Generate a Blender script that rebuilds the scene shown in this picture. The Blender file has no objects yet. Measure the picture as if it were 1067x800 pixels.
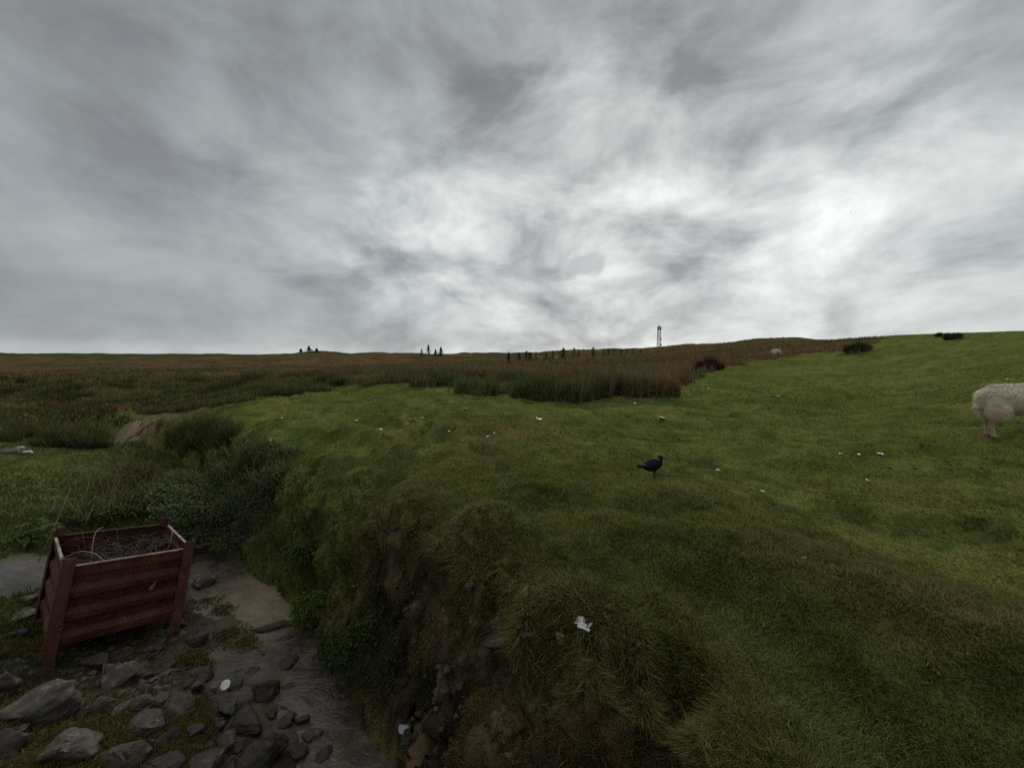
import bpy, bmesh, math, random
import numpy as np
from mathutils import Vector, Matrix, Quaternion, noise as mnoise

random.seed(7)
RNG = np.random.default_rng(11)
Q = 1.0                       # density factor for vegetation
SC = bpy.context.scene
COL = SC.collection

# ------------------------------------------------------------------ camera
F = 400.0
CU, CV = 533.5, 400.0
PITCH = math.atan(22 / 400)
FW = np.array([0, math.cos(PITCH), -math.sin(PITCH)])
UPV = np.array([0, math.sin(PITCH), math.cos(PITCH)])
cam = bpy.data.cameras.new('camera')
cam_o = bpy.data.objects.new('camera', cam)
COL.objects.link(cam_o)
cam.sensor_width = 36
cam.lens = 36 * F / 1067
cam.clip_end = 20000
cam.clip_start = 0.05
cam_o.rotation_euler = (math.radians(90) - PITCH, 0, 0)
SC.camera = cam_o


def ray(u, v):
    return FW + np.array([1., 0, 0]) * ((u - CU) / F) - UPV * ((v - CV) / F)


def P(u, v, z):
    """the point at height z seen in direction (u, v)"""
    d = ray(u, v)
    return tuple(d * (z / d[2]))


def PZ(u, v, Z):
    """the point at depth Z seen in direction (u, v)"""
    return tuple(ray(u, v) * Z)


def pix(X, Y, Z):
    d = Y * FW[1] + Z * FW[2]
    d = np.where(d < 0.05, 0.05, d)
    return CU + F * X / d, CV - F * (Y * UPV[1] + Z * UPV[2]) / d


# ------------------------------------------------------------------ numpy noise
def _h(ix, iy, s):
    n = (ix.astype(np.int64) * 374761393 + iy.astype(np.int64) * 668265263 + s * 974634791) & 0x7fffffff
    n = ((n ^ (n >> 13)) * 1274126177) & 0x7fffffff
    n = (n ^ (n >> 16)) & 0xffff
    return n / 65535.0


def vnoise(x, y, s=0):
    ix = np.floor(x); iy = np.floor(y)
    fx = x - ix; fy = y - iy
    fx = fx * fx * fx * (fx * (fx * 6 - 15) + 10); fy = fy * fy * fy * (fy * (fy * 6 - 15) + 10)
    a = _h(ix, iy, s); b = _h(ix + 1, iy, s); c = _h(ix, iy + 1, s); d = _h(ix + 1, iy + 1, s)
    return (a + (b - a) * fx) * (1 - fy) + (c + (d - c) * fx) * fy


def fbm(x, y, s=0, o=4):
    """fractal noise, about -1 .. 1"""
    t = 0; a = 1.0; n = 0
    for k in range(o):
        t = t + a * (vnoise(x * 2 ** k + 17.3 * k, y * 2 ** k - 9.1 * k, s + k) * 2 - 1)
        n += a; a *= 0.5
    return t / n * 1.5


def sstep(a, b, x):
    t = np.clip((x - a) / (b - a), 0, 1)
    return t * t * (3 - 2 * t)


# ------------------------------------------------------------------ terrain
def warp(X, Y):
    r = np.hypot(X, Y) + 1e-6
    g = np.log1p(r / 2.0) / r
    return X * g, Y * g


class TPS:
    def __init__(self, pts, reg=0.002):
        p = np.array(pts, float)
        wx, wy = warp(p[:, 0], p[:, 1])
        # heights are stored as slopes seen from the eye, so far hills do not swamp the near ground
        z = p[:, 2] / (1 + np.hypot(p[:, 0], p[:, 1]) * 0.08)
        n = len(p)
        r2 = (wx[:, None] - wx) ** 2 + (wy[:, None] - wy) ** 2
        K = 0.5 * r2 * np.log(r2 + 1e-12) + reg * np.eye(n)
        Pm = np.stack([np.ones(n), wx, wy], 1)
        A = np.zeros((n + 3, n + 3)); A[:n, :n] = K; A[:n, n:] = Pm; A[n:, :n] = Pm.T
        b = np.zeros(n + 3); b[:n] = z
        self.c = np.linalg.solve(A, b); self.wx, self.wy, self.n = wx, wy, n

    def __call__(self, X, Y):
        wx, wy = warp(X, Y)
        o = self.c[self.n] + self.c[self.n + 1] * wx + self.c[self.n + 2] * wy
        for k in range(self.n):
            r2 = (wx - self.wx[k]) ** 2 + (wy - self.wy[k]) ** 2
            o = o + self.c[k] * 0.5 * r2 * np.log(r2 + 1e-12)
        return o * (1 + np.hypot(X, Y) * 0.08)


SHARED = [PZ(600, 412, 14), PZ(600, 392, 40), PZ(600, 369, 120), PZ(686, 364, 130), PZ(450, 373, 160), PZ(300, 373, 170),
          PZ(100, 375, 170), PZ(0, 373, 180), PZ(-200, 373, 180), PZ(200, 395, 32), PZ(400, 388, 45),
          PZ(500, 386, 50), PZ(-200, 400, 40), PZ(300, 398, 24), PZ(400, 402, 16.7),
          PZ(300, 371, 900), PZ(0, 370, 900), PZ(600, 373, 900), PZ(-300, 370, 900), PZ(900, 370, 900), PZ(1300, 365, 900),
          (0, -20, -1.8), (-20, -20, -2), (20, -20, -1.2), (0, -200, -3), (-200, -100, -2), (200, -100, 6), (0, -900, 0)]
TOP = SHARED + [
    (1.2, 0, -1.62), (3, 0, -1.7), (8, 0, -1.55), (2, -3, -1.65), (0, 0, -1.7), (15, 3, -0.7),
    P(700, 800, -1.73), P(860, 800, -1.66), P(1067, 800, -1.62), P(640, 645, -1.50), P(760, 690, -1.52), P(800, 640, -1.47),
    P(950, 700, -1.50), P(900, 595, -1.34), P(780, 535, -1.33), P(680, 497, -1.36), P(1067, 655, -1.34), P(1200, 760, -1.38),
    P(900, 578, -1.66), P(1067, 600, -1.69), P(1250, 700, -1.69), P(780, 513, -1.64), P(700, 475, -1.64), P(640, 460, -1.56),
    P(1000, 500, -1.52), P(900, 450, -1.50), P(1045, 453, -1.30), P(800, 470, -1.58), P(800, 422, -1.48), P(1200, 480, -1.3),
    PZ(1067, 420, 8.6), PZ(1000, 400, 16), PZ(1067, 382, 18), PZ(1067, 346, 45), PZ(1300, 335, 40), PZ(960, 350, 50), PZ(900, 353.5, 55),
    PZ(850, 366, 45), PZ(808, 372, 42), PZ(760, 395, 24), PZ(705, 413, 14.5), PZ(900, 411, 17), PZ(900, 381, 30),
    PZ(1067, 350, 90), PZ(900, 353.5, 90), PZ(790, 358, 75), PZ(740, 361, 90), PZ(840, 356, 80),
    P(560, 470, -1.33), P(520, 442, -1.31), P(500, 500, -1.34), P(440, 470, -1.36), P(330, 440, -1.32), P(280, 470, -1.62),
    P(400, 420, -1.15), P(470, 425, -1.20), P(230, 432, -1.45), P(300, 412, -1.25),
    P(272, 520, -2.2), P(300, 500, -1.92), P(340, 520, -1.80), P(600, 560, -1.41), P(400, 505, -1.48), P(440, 525, -1.47),
    P(507, 550, -1.44), P(560, 600, -1.46), P(350, 550, -2.0), P(200, 447, -1.72), P(165, 434, -1.75),
    P(120, 422, -1.72), P(70, 408, -1.5), P(20, 400, -1.32), (-3, 1, -1.7), (-8, 0, -2.0)]
BOT = SHARED + [
    P(240, 600, -3.12), P(270, 640, -3.12), P(340, 740, -3.2), P(380, 800, -3.22), P(250, 690, -3.10), P(270, 760, -3.12),
    P(480, 800, -3.1), P(300, 800, -3.13),
    (-0.6, 0.5, -3.3), (-0.8, -3, -3.4), (-4, -3, -2.6), (-8, -4, -2.2), (0.5, 0.5, -3.1),
    (-4.37, 3.40, -2.84), (-3.78, 4.19, -3.02), (-5.30, 4.09, -2.85), (-4.69, 4.89, -3.02),
    P(200, 760, -3.02), P(120, 770, -2.92), P(40, 780, -2.82), P(0, 700, -2.72), P(-100, 780, -2.6), P(-60, 650, -2.6), P(150, 700, -2.98),
    P(10, 632, -2.72), P(10, 600, -2.66), P(30, 585, -2.65), P(-60, 600, -2.6), P(0, 565, -2.45), P(90, 545, -2.70), P(0, 520, -2.18),
    P(60, 515, -2.36), P(100, 497, -2.25), P(20, 471, -1.95), P(-80, 470, -1.8), P(60, 488, -2.1), P(150, 530, -2.8), P(215, 545, -2.95),
    P(185, 505, -2.6), P(50, 455, -2.48), P(160, 472, -2.33), P(100, 452, -2.4), P(40, 427, -2.05), P(-20, 415, -2.0),
    P(0, 440, -2.15), P(-100, 430, -1.8), (-20, 3, -2.2), (3, 5, -2.9), (3, 1, -3.0)]
EDGE = np.array([(1.0, -6, 0), (0.95, -2, 0), (0.9, 0.4, 0), P(742, 800, -1.75), P(712, 745, -1.70), P(655, 702, -1.60),
                 P(612, 676, -1.52), P(580, 668, -1.50), P(556, 650, -1.50), P(540, 612, -1.50), P(520, 588, -1.50),
                 P(484, 584, -1.50), P(466, 565, -1.50), P(450, 548, -1.50), P(430, 538, -1.50), P(404, 533, -1.52),
                 P(378, 548, -1.68), P(345, 563, -2.1), P(310, 566, -2.38), P(285, 558, -2.42), P(262, 525, -2.25),
                 P(250, 492, -1.9), P(226, 467, -1.8), P(198, 452, -1.75), P(160, 438, -1.75), P(120, 425, -1.75),
                 P(70, 410, -1.5), P(20, 402, -1.35), P(-60, 400, -1.3)])[:, :2]
EDGE[16:24, 0] += np.array([.12, .3, .45, .5, .5, .45, .4, .3])
FOOT = np.array([(-0.7, -6, 0), (-0.7, -2, 0), (-0.75, 0.8, 0), (-0.80, 2.2, 0), P(430, 792, -3.1), P(396, 765, -3.1),
                 P(375, 738, -3.1), P(360, 712, -3.1), P(345, 688, -3.08), P(334, 668, -3.06), P(325, 652, -3.05),
                 P(316, 640, -3.05), P(309, 630, -3.04), P(304, 620, -3.03), P(300, 612, -3.02), P(296, 604, -3.0),
                 P(290, 598, -3.0), P(282, 592, -3.0), P(272, 586, -2.98), P(258, 578, -2.95), P(240, 555, -2.85),
                 P(220, 520, -2.65), P(202, 494, -2.5), P(180, 476, -2.35), P(150, 459, -2.2), P(105, 446, -2.35),
                 P(45, 423, -2.0), P(0, 413, -1.85), P(-60, 408, -1.9)])[:, :2]
TTPS, BTPS = TPS(TOP), TPS(BOT)


def poly_dist(X, Y, L):
    d = np.full(X.shape, 1e9)
    for a, b in zip(L[:-1], L[1:]):
        e = b - a
        t = np.clip(((X - a[0]) * e[0] + (Y - a[1]) * e[1]) / (e @ e), 0, 1)
        d = np.minimum(d, (X - a[0] - t * e[0]) ** 2 + (Y - a[1] - t * e[1]) ** 2)
    return np.sqrt(d)


def inside(X, Y, V):
    r = np.zeros(X.shape, bool)
    n = len(V)
    for i in range(n):
        x1, y1 = V[i]; x2, y2 = V[(i + 1) % n]
        if y1 == y2:
            continue
        c = (y1 > Y) != (y2 > Y)
        r ^= c & (X < (x2 - x1) * (Y - y1) / (y2 - y1) + x1)
    return r


CLOSE = np.array([(-300, 60), (-300, -6)])
TOPPOLY = np.concatenate([EDGE, CLOSE]); FOOTPOLY = np.concatenate([FOOT, CLOSE])
# the stream: centre line x, y, half width
STREAM = [(P(205, 565, -2.98), .25), (P(250, 600, -3.05), .75), (P(262, 635, -3.06), .62), (P(285, 668, -3.08), .55), (P(300, 700, -3.1), .55),
          (P(330, 750, -3.13), .42), (P(356, 790, -3.15), .40), ((-1.05, 1.6, -3.2), .5), ((-0.9, 0, -3.3), .6), ((-0.9, -4, -3.4), .6)]
BRANCH = [(P(225, 650, -3.08), .18), (P(232, 690, -3.1), .28), (P(255, 725, -3.12), .3), (P(290, 765, -3.14), .38), (P(310, 800, -3.16), .4), ((-1.6, 2.2, -3.2), .3)]


def stream_depth(X, Y):
    o = np.full(X.shape, -9.0)
    for LN in (STREAM, BRANCH):
        for (a, wa), (b, wb) in zip(LN[:-1], LN[1:]):
            a2 = np.array(a[:2]); e = np.array(b[:2]) - a2
            t = np.clip(((X - a2[0]) * e[0] + (Y - a2[1]) * e[1]) / (e @ e), 0, 1)
            d = np.hypot(X - a2[0] - t * e[0], Y - a2[1] - t * e[1])
            o = np.maximum(o, (wa + (wb - wa) * t) * .88 - d)
    return o


def cliff_t(X, Y):
    """0 in the gully, 1 on the turf, between on the bank's face"""
    wob = 0.07 * fbm(X * 3.1, Y * 3.1, 5, 4)
    Xw = X + wob; Yw = Y + 0.09 * fbm(X * 2.7 + 40, Y * 2.7, 9, 4)
    d1 = poly_dist(Xw, Yw, EDGE); d0 = poly_dist(Xw, Yw, FOOT)
    t = d0 / (d0 + d1 + 1e-9)
    t = np.where(inside(Xw, Yw, FOOTPOLY), 0, t)
    t = np.where(~inside(Xw, Yw, TOPPOLY), 1, t)
    return t, np.where(t >= 1, d1, -d1), np.where(t <= 0, d0, -d0)


def raw_height(X, Y):
    r = np.hypot(X, Y)
    T = TTPS(X, Y); B = BTPS(X, Y)
    t, de, df = cliff_t(X, Y)
    near = 1 - sstep(10, 30, r)
    # turf relief: hummocks, terracettes, and broad swells far off
    T = T + near * (0.050 * fbm(X * 0.9, Y * 0.9, 21, 3) + 0.030 * fbm(X * 2.6, Y * 2.6, 22, 3) * (1 + 1.2 * np.exp(-((X + 2.0) / 1.8) ** 2)) + 0.016 * fbm(X * 8, Y * 8, 25, 3))
    # the low folds of ground in the field
    for L, a, w in FOLDS:
        d = poly_dist(X, Y, L)
        T = T + a * np.exp(-(d / w) ** 2)
    T = T + sstep(3.5, 6, r) * (1 - sstep(30, 60, r)) * .06 * fbm(X * .4, Y * 2.0 + X * .5, 27, 3)
    m = sstep(8, 25, r) * (1 - sstep(150, 400, r)) * (1 + 2.6 * sstep(-2, -8, X) * (1 - sstep(40, 80, r)))
    T = T + m * 0.14 * fbm(X * 0.22, Y * 0.22, 23, 3)
    T = T + sstep(90, 150, r) * (1 - sstep(300, 600, r)) * 1.5 * np.clip(fbm(X * .035, Y * .05, 26, 4), -.3, 1)
    for hu, hv, hz, hw in HUMPS:
        hx, hy, _ = PZ(hu, hv, hz); hb = np.exp(-((X - hx) / (hw / F * hz * .6)) ** 2 - ((Y - hy) / 40) ** 2) * .45 * (373.5 - hv) / F * hz
        T = T + hb; B = B + hb
    far = sstep(120, 500, r)
    T = T + far * r * 0.0045 * fbm(X * 0.006, Y * 0.006, 24, 4)
    B = B + sstep(90, 150, r) * (1 - sstep(300, 600, r)) * 1.5 * np.clip(fbm(X * .035, Y * .05, 26, 4), -.3, 1)
    B = B + near * (0.06 * fbm(X * 1.3, Y * 1.3, 31, 3) + 0.025 * fbm(X * 5, Y * 5, 32, 3)) + m * 0.14 * fbm(X * .22, Y * .22, 23, 3) + far * r * 0.0045 * fbm(X * 0.006, Y * 0.006, 24, 4)
    sd = stream_depth(X + 0.06 * fbm(X * 4, Y * 4, 41, 3), Y + 0.06 * fbm(X * 4 + 9, Y * 4, 42, 3))
    B = B - 0.16 * sstep(-0.12, 0.12, sd) * near
    p = 0.62 * t + 0.38 * t ** 2.2
    face = np.sin(np.pi * np.clip(t, 0, 1)) ** 0.6
    rid = 1 - np.abs(fbm(X * 2.6, Y * 2.6, 51, 4))
    z = B + (T - B) * p
    al = (X - Y) * .7
    z = z + near * face * (0.16 * (rid - 0.62) + 0.20 * fbm(al * 1.7, t * 2.6, 52, 4) + 0.10 * fbm(al * 5.5, t * 7 + X, 54, 3) + 0.04 * fbm(X * 14 + t * 9, Y * 14, 53, 2))
    # soft rounded turf lip
    lip = np.where(t >= 1, np.exp(-(de / 0.16) ** 2), 0)
    z = z - near * 0.07 * lip
    # the turf knob over the notch
    kx, ky, _ = P(506, 556, -1.46)
    z = z + np.where(t >= 0.8, 0.20 * np.exp(-(((X - kx) / 0.25) ** 2 + ((Y - ky) / 0.24) ** 2) ** 1.3), 0)
    for hx, hy, _, hr, hd in HOLLOWS:
        z = z - hd * np.exp(-(((X - hx) ** 2 + (Y - hy) ** 2) / hr ** 2) ** 1.5)
    return z, t, de, df, sd


HOLLOWS = [(*P(408, 553, -1.68), .17, .26), (*P(440, 575, -1.75), .13, .20), (*P(512, 655, -1.70), .16, .28), (*P(556, 676, -1.64), .12, .22), (*P(648, 715, -1.72), .11, .20), (*P(706, 752, -1.86), .15, .30), (*P(318, 578, -2.5), .20, .25), (*P(560, 770, -2.1), .2, .3)]
HUMPS = [(20, 368.5, 250, 60), (95, 371, 240, 50), (180, 370.5, 260, 46), (325, 366, 230, 34), (350, 369, 240, 30), (398, 367.5, 250, 36), (425, 369, 260, 30), (480, 368.5, 250, 20)]
FOLDS = [(np.array([P(690, 476, -1.5), P(760, 503, -1.5), P(830, 541, -1.5), P(900, 575, -1.5)])[:, :2], 0.07, 0.14),
         (np.array([P(860, 512, -1.5), P(930, 520, -1.5), P(990, 530, -1.5), P(1080, 555, -1.5)])[:, :2], 0.17, 0.25),
         (np.array([P(800, 425, -1.5), P(900, 408, -1.2), P(1010, 398, -0.9)])[:, :2], 0.38, 0.8),
         (np.array([P(720, 432, -1.5), P(820, 442, -1.5), P(930, 440, -1.42), P(1080, 432, -1.2)])[:, :2], 0.16, 0.6),
         (np.array([P(840, 475, -1.55), P(940, 470, -1.5), P(1080, 478, -1.4)])[:, :2], 0.13, 0.4),
         (np.array([P(600, 432, -1.3), P(640, 450, -1.4), P(700, 470, -1.5)])[:, :2], 0.12, 0.3),
         (np.array([P(470, 452, -1.3), P(520, 445, -1.3), P(560, 440, -1.3)])[:, :2], 0.16, 0.4),
         (np.array([P(330, 470, -1.6), P(400, 445, -1.35), P(470, 452, -1.3)])[:, :2], 0.12, 0.3),
         (np.array([P(280, 455, -1.5), P(330, 428, -1.3), P(400, 424, -1.2)])[:, :2], 0.10, 0.35)]

RS = np.concatenate([np.exp(np.arange(math.log(.4), math.log(13), .008)), np.exp(np.arange(math.log(13), math.log(4500), .022))])
TH = np.radians(np.concatenate([np.arange(-180, -72, 4), np.arange(-72, 72.01, .28), np.arange(76, 181, 4)]))
GR, GT = np.meshgrid(RS, TH, indexing='ij')
GX, GY = GR * np.sin(GT), GR * np.cos(GT)
GZ, GCT, GDE, GDF, GSD = raw_height(GX, GY)
LR = np.log(RS)
# the bank's face is lumpy in depth too: push it in and out along its normal
_fx = np.gradient(GZ, axis=0) / (np.gradient(GR, axis=0)); _ft = np.gradient(GZ, axis=1) / (np.gradient(GT, axis=1) * GR)
_nx = -(_fx * np.sin(GT) + _ft * np.cos(GT)); _ny = -(_fx * np.cos(GT) - _ft * np.sin(GT))
_nl = np.sqrt(_nx ** 2 + _ny ** 2 + 1)
_m = np.maximum(np.sin(np.pi * np.clip(GCT, 0, 1)) ** .7, .8 * sstep(.8, .6, 1 / _nl) * (GCT > .5)) * (1 - sstep(8, 16, GR)) * (GY > .3)
_al = (GX - GY) * .7
_d = _m * (.13 * fbm(_al * 2.0, GZ * 2.4, 61, 3) + .10 * fbm(_al * 5.5, GZ * 6, 62, 3) + .05 * fbm(_al * 15, GZ * 15, 63, 2))
_d = _d - _m * .12 * np.exp(-((GCT - .80) / .11) ** 2) * sstep(-.35, .35, fbm(_al * 1.6 + 3, GZ * .3, 64, 3)) * (1 - sstep(4.6, 5.4, GY))
DX, DY, DZ = GX + _d * _nx / _nl, GY + _d * _ny / _nl, GZ + _d / _nl
GNX, GNY, GNZ = _nx / _nl, _ny / _nl, 1 / _nl


def gsample(G, X, Y):
    r = np.hypot(X, Y); th = np.arctan2(X, Y)
    fi = np.clip(np.interp(np.log(r + 1e-9), LR, np.arange(len(RS))), 0, len(RS) - 1.001)
    fj = np.clip(np.interp(th, TH, np.arange(len(TH))), 0, len(TH) - 1.001)
    i = fi.astype(int); j = fj.astype(int); a = fi - i; b = fj - j
    return (G[i, j] * (1 - a) * (1 - b) + G[i + 1, j] * a * (1 - b) + G[i, j + 1] * (1 - a) * b + G[i + 1, j + 1] * a * b)


def H(x, y):
    return float(gsample(GZ, np.array([x]), np.array([y]))[0])


def Hn(X, Y, e=0.03):
    e = np.maximum(e, np.hypot(X, Y) * 0.006)
    dx = (gsample(GZ, X + e, Y) - gsample(GZ, X - e, Y)) / (2 * e)
    dy = (gsample(GZ, X, Y + e) - gsample(GZ, X, Y - e)) / (2 * e)
    n = np.stack([-dx, -dy, np.ones_like(dx)], -1)
    return n / np.linalg.norm(n, axis=-1, keepdims=True)


def hit(u, v, zmin=0.8, zmax=2500):
    """where the line of sight (u, v) meets the ground"""
    d = ray(u, v)
    s = np.exp(np.linspace(math.log(zmin), math.log(zmax), 6000))
    X, Y, Z = d[0] * s, d[1] * s, d[2] * s
    below = Z < gsample(GZ, X, Y)
    k = int(np.argmax(below)) if below.any() else len(s) - 1
    return Vector((X[k], Y[k], gsample(GZ, X[k:k + 1], Y[k:k + 1])[0]))


# ------------------------------------------------------------------ node helpers
def new_mat(name):
    m = bpy.data.materials.new(name); m.use_nodes = True
    m.node_tree.nodes.clear()
    return m, m.node_tree


def N(nt, typ, props=None, **ins):
    n = nt.nodes.new(typ)
    for k, v in (props or {}).items():
        setattr(n, k, v)
    for k, v in ins.items():
        key = int(k[1:]) if k[0] == '_' and k[1:].isdigit() else k.replace('_', ' ')
        s = n.inputs[key]
        if hasattr(v, 'links') or isinstance(v, bpy.types.NodeSocket):
            nt.links.new(v, s)
        else:
            s.default_value = v
    return n


def ramp(nt, fac, stops, interp='LINEAR'):
    n = nt.nodes.new('ShaderNodeValToRGB'); n.color_ramp.interpolation = interp
    e = n.color_ramp.elements
    while len(e) < len(stops):
        e.new(0.5)
    for k, (p, c) in enumerate(stops):
        e[k].position = p
        e[k].color = (c, c, c, 1) if isinstance(c, (int, float)) else (*c, 1)
    nt.links.new(fac, n.inputs[0])
    return n.outputs[0]


def math_n(nt, op, a, b=None, c=None, clamp=False):
    n = nt.nodes.new('ShaderNodeMath'); n.operation = op; n.use_clamp = clamp
    for k, v in enumerate((a, b, c)):
        if v is None:
            continue
        if isinstance(v, (int, float)):
            n.inputs[k].default_value = v
        else:
            nt.links.new(v, n.inputs[k])
    return n.outputs[0]


def mixc(nt, f, a, b, mode='MIX'):
    n = nt.nodes.new('ShaderNodeMix'); n.data_type = 'RGBA'; n.blend_type = mode
    for k, v in ((0, f), (6, a), (7, b)):
        if isinstance(v, (int, float)):
            n.inputs[k].default_value = v
        elif isinstance(v, tuple):
            n.inputs[k].default_value = (*v, 1)
        else:
            nt.links.new(v, n.inputs[k])
    return n.outputs[2]


def out(nt, sh):
    o = nt.nodes.new('ShaderNodeOutputMaterial'); nt.links.new(sh, o.inputs[0])


def noise_n(nt, vec, scale, detail=5, rough=.55, dist=0.0):
    n = N(nt, 'ShaderNodeTexNoise', Scale=scale, Detail=detail, Roughness=rough, Distortion=dist)
    if vec is not None:
        nt.links.new(vec, n.inputs['Vector'])
    return n


def simple_mat(name, c1, c2, scale=6, rough=.7, bump=.3, bscale=30, coord='Object', spec=.3, metallic=0.0, obj_random=0.0):
    m, nt = new_mat(name)
    tc = nt.nodes.new('ShaderNodeTexCoord')
    v = tc.outputs[coord]
    f = noise_n(nt, v, scale, 6, .6).outputs[0]
    c = ramp(nt, f, [(.35, c1), (.68, c2)])
    if obj_random:
        oi = nt.nodes.new('ShaderNodeObjectInfo')
        k = math_n(nt, 'MULTIPLY_ADD', oi.outputs['Random'], obj_random * 2, 1 - obj_random)
        hv = N(nt, 'ShaderNodeHueSaturation', Color=c, Value=k); c = hv.outputs[0]
    b = noise_n(nt, v, bscale, 6, .65).outputs[0]
    bp = N(nt, 'ShaderNodeBump', Strength=bump, Distance=.02, Height=b)
    p = N(nt, 'ShaderNodeBsdfPrincipled', Base_Color=c, Roughness=rough, Metallic=metallic, Normal=bp.outputs[0])
    p.inputs['Specular IOR Level'].default_value = spec
    out(nt, p.outputs[0])
    return m


# ------------------------------------------------------------------ object helpers
def tag(o, label=None, cat=None, group=None, kind=None):
    if label: o['label'] = label
    if cat: o['category'] = cat
    if group: o['group'] = group
    if kind: o['kind'] = kind
    return o


def link_mesh(name, me, mat, parent=None, smooth=True):
    o = bpy.data.objects.new(name, me); COL.objects.link(o)
    if mat and not me.materials:
        me.materials.append(mat)
    if smooth:
        me.polygons.foreach_set('use_smooth', [True] * len(me.polygons))
    if parent:
        o.parent = parent
    return o


def obj(name, bm, mat, parent=None, smooth=False):
    me = bpy.data.meshes.new(name); bm.to_mesh(me); bm.free()
    return link_mesh(name, me, mat, parent, smooth)


def empty(name, loc, rot=(0, 0, 0)):
    o = bpy.data.objects.new(name, None); COL.objects.link(o)
    o.location = loc; o.rotation_euler = rot; o.empty_display_size = .1
    return o


def add_box(bm, lo, hi, bevel=0.0):
    b2 = bmesh.new()
    bmesh.ops.create_cube(b2, size=1)
    for v in b2.verts:
        v.co = Vector([lo[k] + (v.co[k] + .5) * (hi[k] - lo[k]) for k in range(3)])
    if bevel:
        bmesh.ops.bevel(b2, geom=b2.edges[:], offset=bevel, segments=2, affect='EDGES')
    me = bpy.data.meshes.new('t'); b2.to_mesh(me); b2.free(); bm.from_mesh(me); bpy.data.meshes.remove(me)


def add_tube(bm, pts, radii, n=8, cap=True):
    pts = [Vector(p) for p in pts]
    if isinstance(radii, (int, float)):
        radii = [radii] * len(pts)
    rings = []
    ref = Vector((0.13, .21, .97))
    for i, p in enumerate(pts):
        d = (pts[min(i + 1, len(pts) - 1)] - pts[max(i - 1, 0)]).normalized()
        a = d.cross(ref)
        if a.length < .05:
            a = d.cross(Vector((1, 0, 0)))
        a.normalize(); b = d.cross(a)
        rings.append([bm.verts.new(p + (a * math.cos(k / n * 6.28319) + b * math.sin(k / n * 6.28319)) * radii[i]) for k in range(n)])
    for r0, r1 in zip(rings[:-1], rings[1:]):
        for k in range(n):
            bm.faces.new((r0[k], r0[(k + 1) % n], r1[(k + 1) % n], r1[k]))
    if cap:
        bm.faces.new(rings[0][::-1]); bm.faces.new(rings[-1])


def add_ball(bm, c, r, rot=None, seg=16):
    s = Matrix.Diagonal((*r, 1)) if not isinstance(r, (int, float)) else Matrix.Diagonal((r, r, r, 1))
    M = Matrix.Translation(c) @ (rot.to_matrix().to_4x4() if rot is not None else Matrix()) @ s
    bmesh.ops.create_uvsphere(bm, u_segments=seg, v_segments=seg // 2 + 2, radius=1, matrix=M)


def fuse(bm, voxel, smooth_it=6):
    """join overlapping shapes into one continuous skin"""
    me = bpy.data.meshes.new('fuse'); bm.to_mesh(me); bm.free()
    o = bpy.data.objects.new('fuse', me); COL.objects.link(o)
    md = o.modifiers.new('r', 'REMESH'); md.mode = 'VOXEL'; md.voxel_size = voxel
    sm = o.modifiers.new('s', 'SMOOTH'); sm.factor = .5; sm.iterations = smooth_it
    dg = bpy.context.evaluated_depsgraph_get(); dg.update()
    m2 = bpy.data.meshes.new_from_object(o.evaluated_get(dg))
    bpy.data.objects.remove(o); bpy.data.meshes.remove(me)
    return m2


def np_mesh(name, V, faces_by_n, col=None):
    """mesh from numpy arrays; faces_by_n: list of (k, n) index arrays"""
    me = bpy.data.meshes.new(name)
    V = np.ascontiguousarray(V, np.float32)
    me.vertices.add(len(V)); me.vertices.foreach_set('co', V.ravel())
    loops = np.concatenate([f.ravel() for f in faces_by_n]).astype(np.int32)
    tot = np.concatenate([np.full(len(f), f.shape[1]) for f in faces_by_n]).astype(np.int32)
    st = np.concatenate([[0], np.cumsum(tot)[:-1]]).astype(np.int32)
    me.loops.add(len(loops)); me.loops.foreach_set('vertex_index', loops)
    me.polygons.add(len(tot)); me.polygons.foreach_set('loop_start', st)
    me.polygons.foreach_set('use_smooth', np.ones(len(tot), bool))
    if col is not None:
        a = me.attributes.new('Col', 'FLOAT_COLOR', 'POINT')
        c = np.ones((len(V), 4), np.float32); c[:, :3] = col
        a.data.foreach_set('color', c.ravel())
    me.update(calc_edges=True)
    return me


def blades(B, D, L, Wd, C, bend=None, tipc=1.15, basec=0.7, side=None):
    """grass blades: root B, direction D, length L, width Wd, colour C, droop bend"""
    n = len(B)
    if side is None:
        s = RNG.normal(size=(n, 3)); s[:, 2] *= .2
    else:
        s = side
    s = np.cross(D, s); s /= np.linalg.norm(s, axis=1, keepdims=True) + 1e-9
    if bend is None:
        bend = np.zeros((n, 3))
    mid = B + D * L[:, None] * .55 + bend * .3
    tip = B + D * L[:, None] * .95 + bend
    w = Wd[:, None] * .5
    V = np.stack([B - s * w, B + s * w, mid - s * w * .75, mid + s * w * .75, tip], 1).reshape(-1, 3)
    k = np.arange(n)[:, None] * 5
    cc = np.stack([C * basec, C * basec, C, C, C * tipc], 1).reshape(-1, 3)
    return V, k + np.array([[0, 1, 3, 2]]), k + np.array([[2, 3, 4]]), cc


def merge_blades(sets):
    V = []; Q4 = []; T3 = []; Cc = []; o = 0
    for v, q, t, c in sets:
        V.append(v); Q4.append(q + o); T3.append(t + o); Cc.append(c); o += len(v)
    return np.concatenate(V), [np.concatenate(Q4), np.concatenate(T3)], np.concatenate(Cc)


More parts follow.
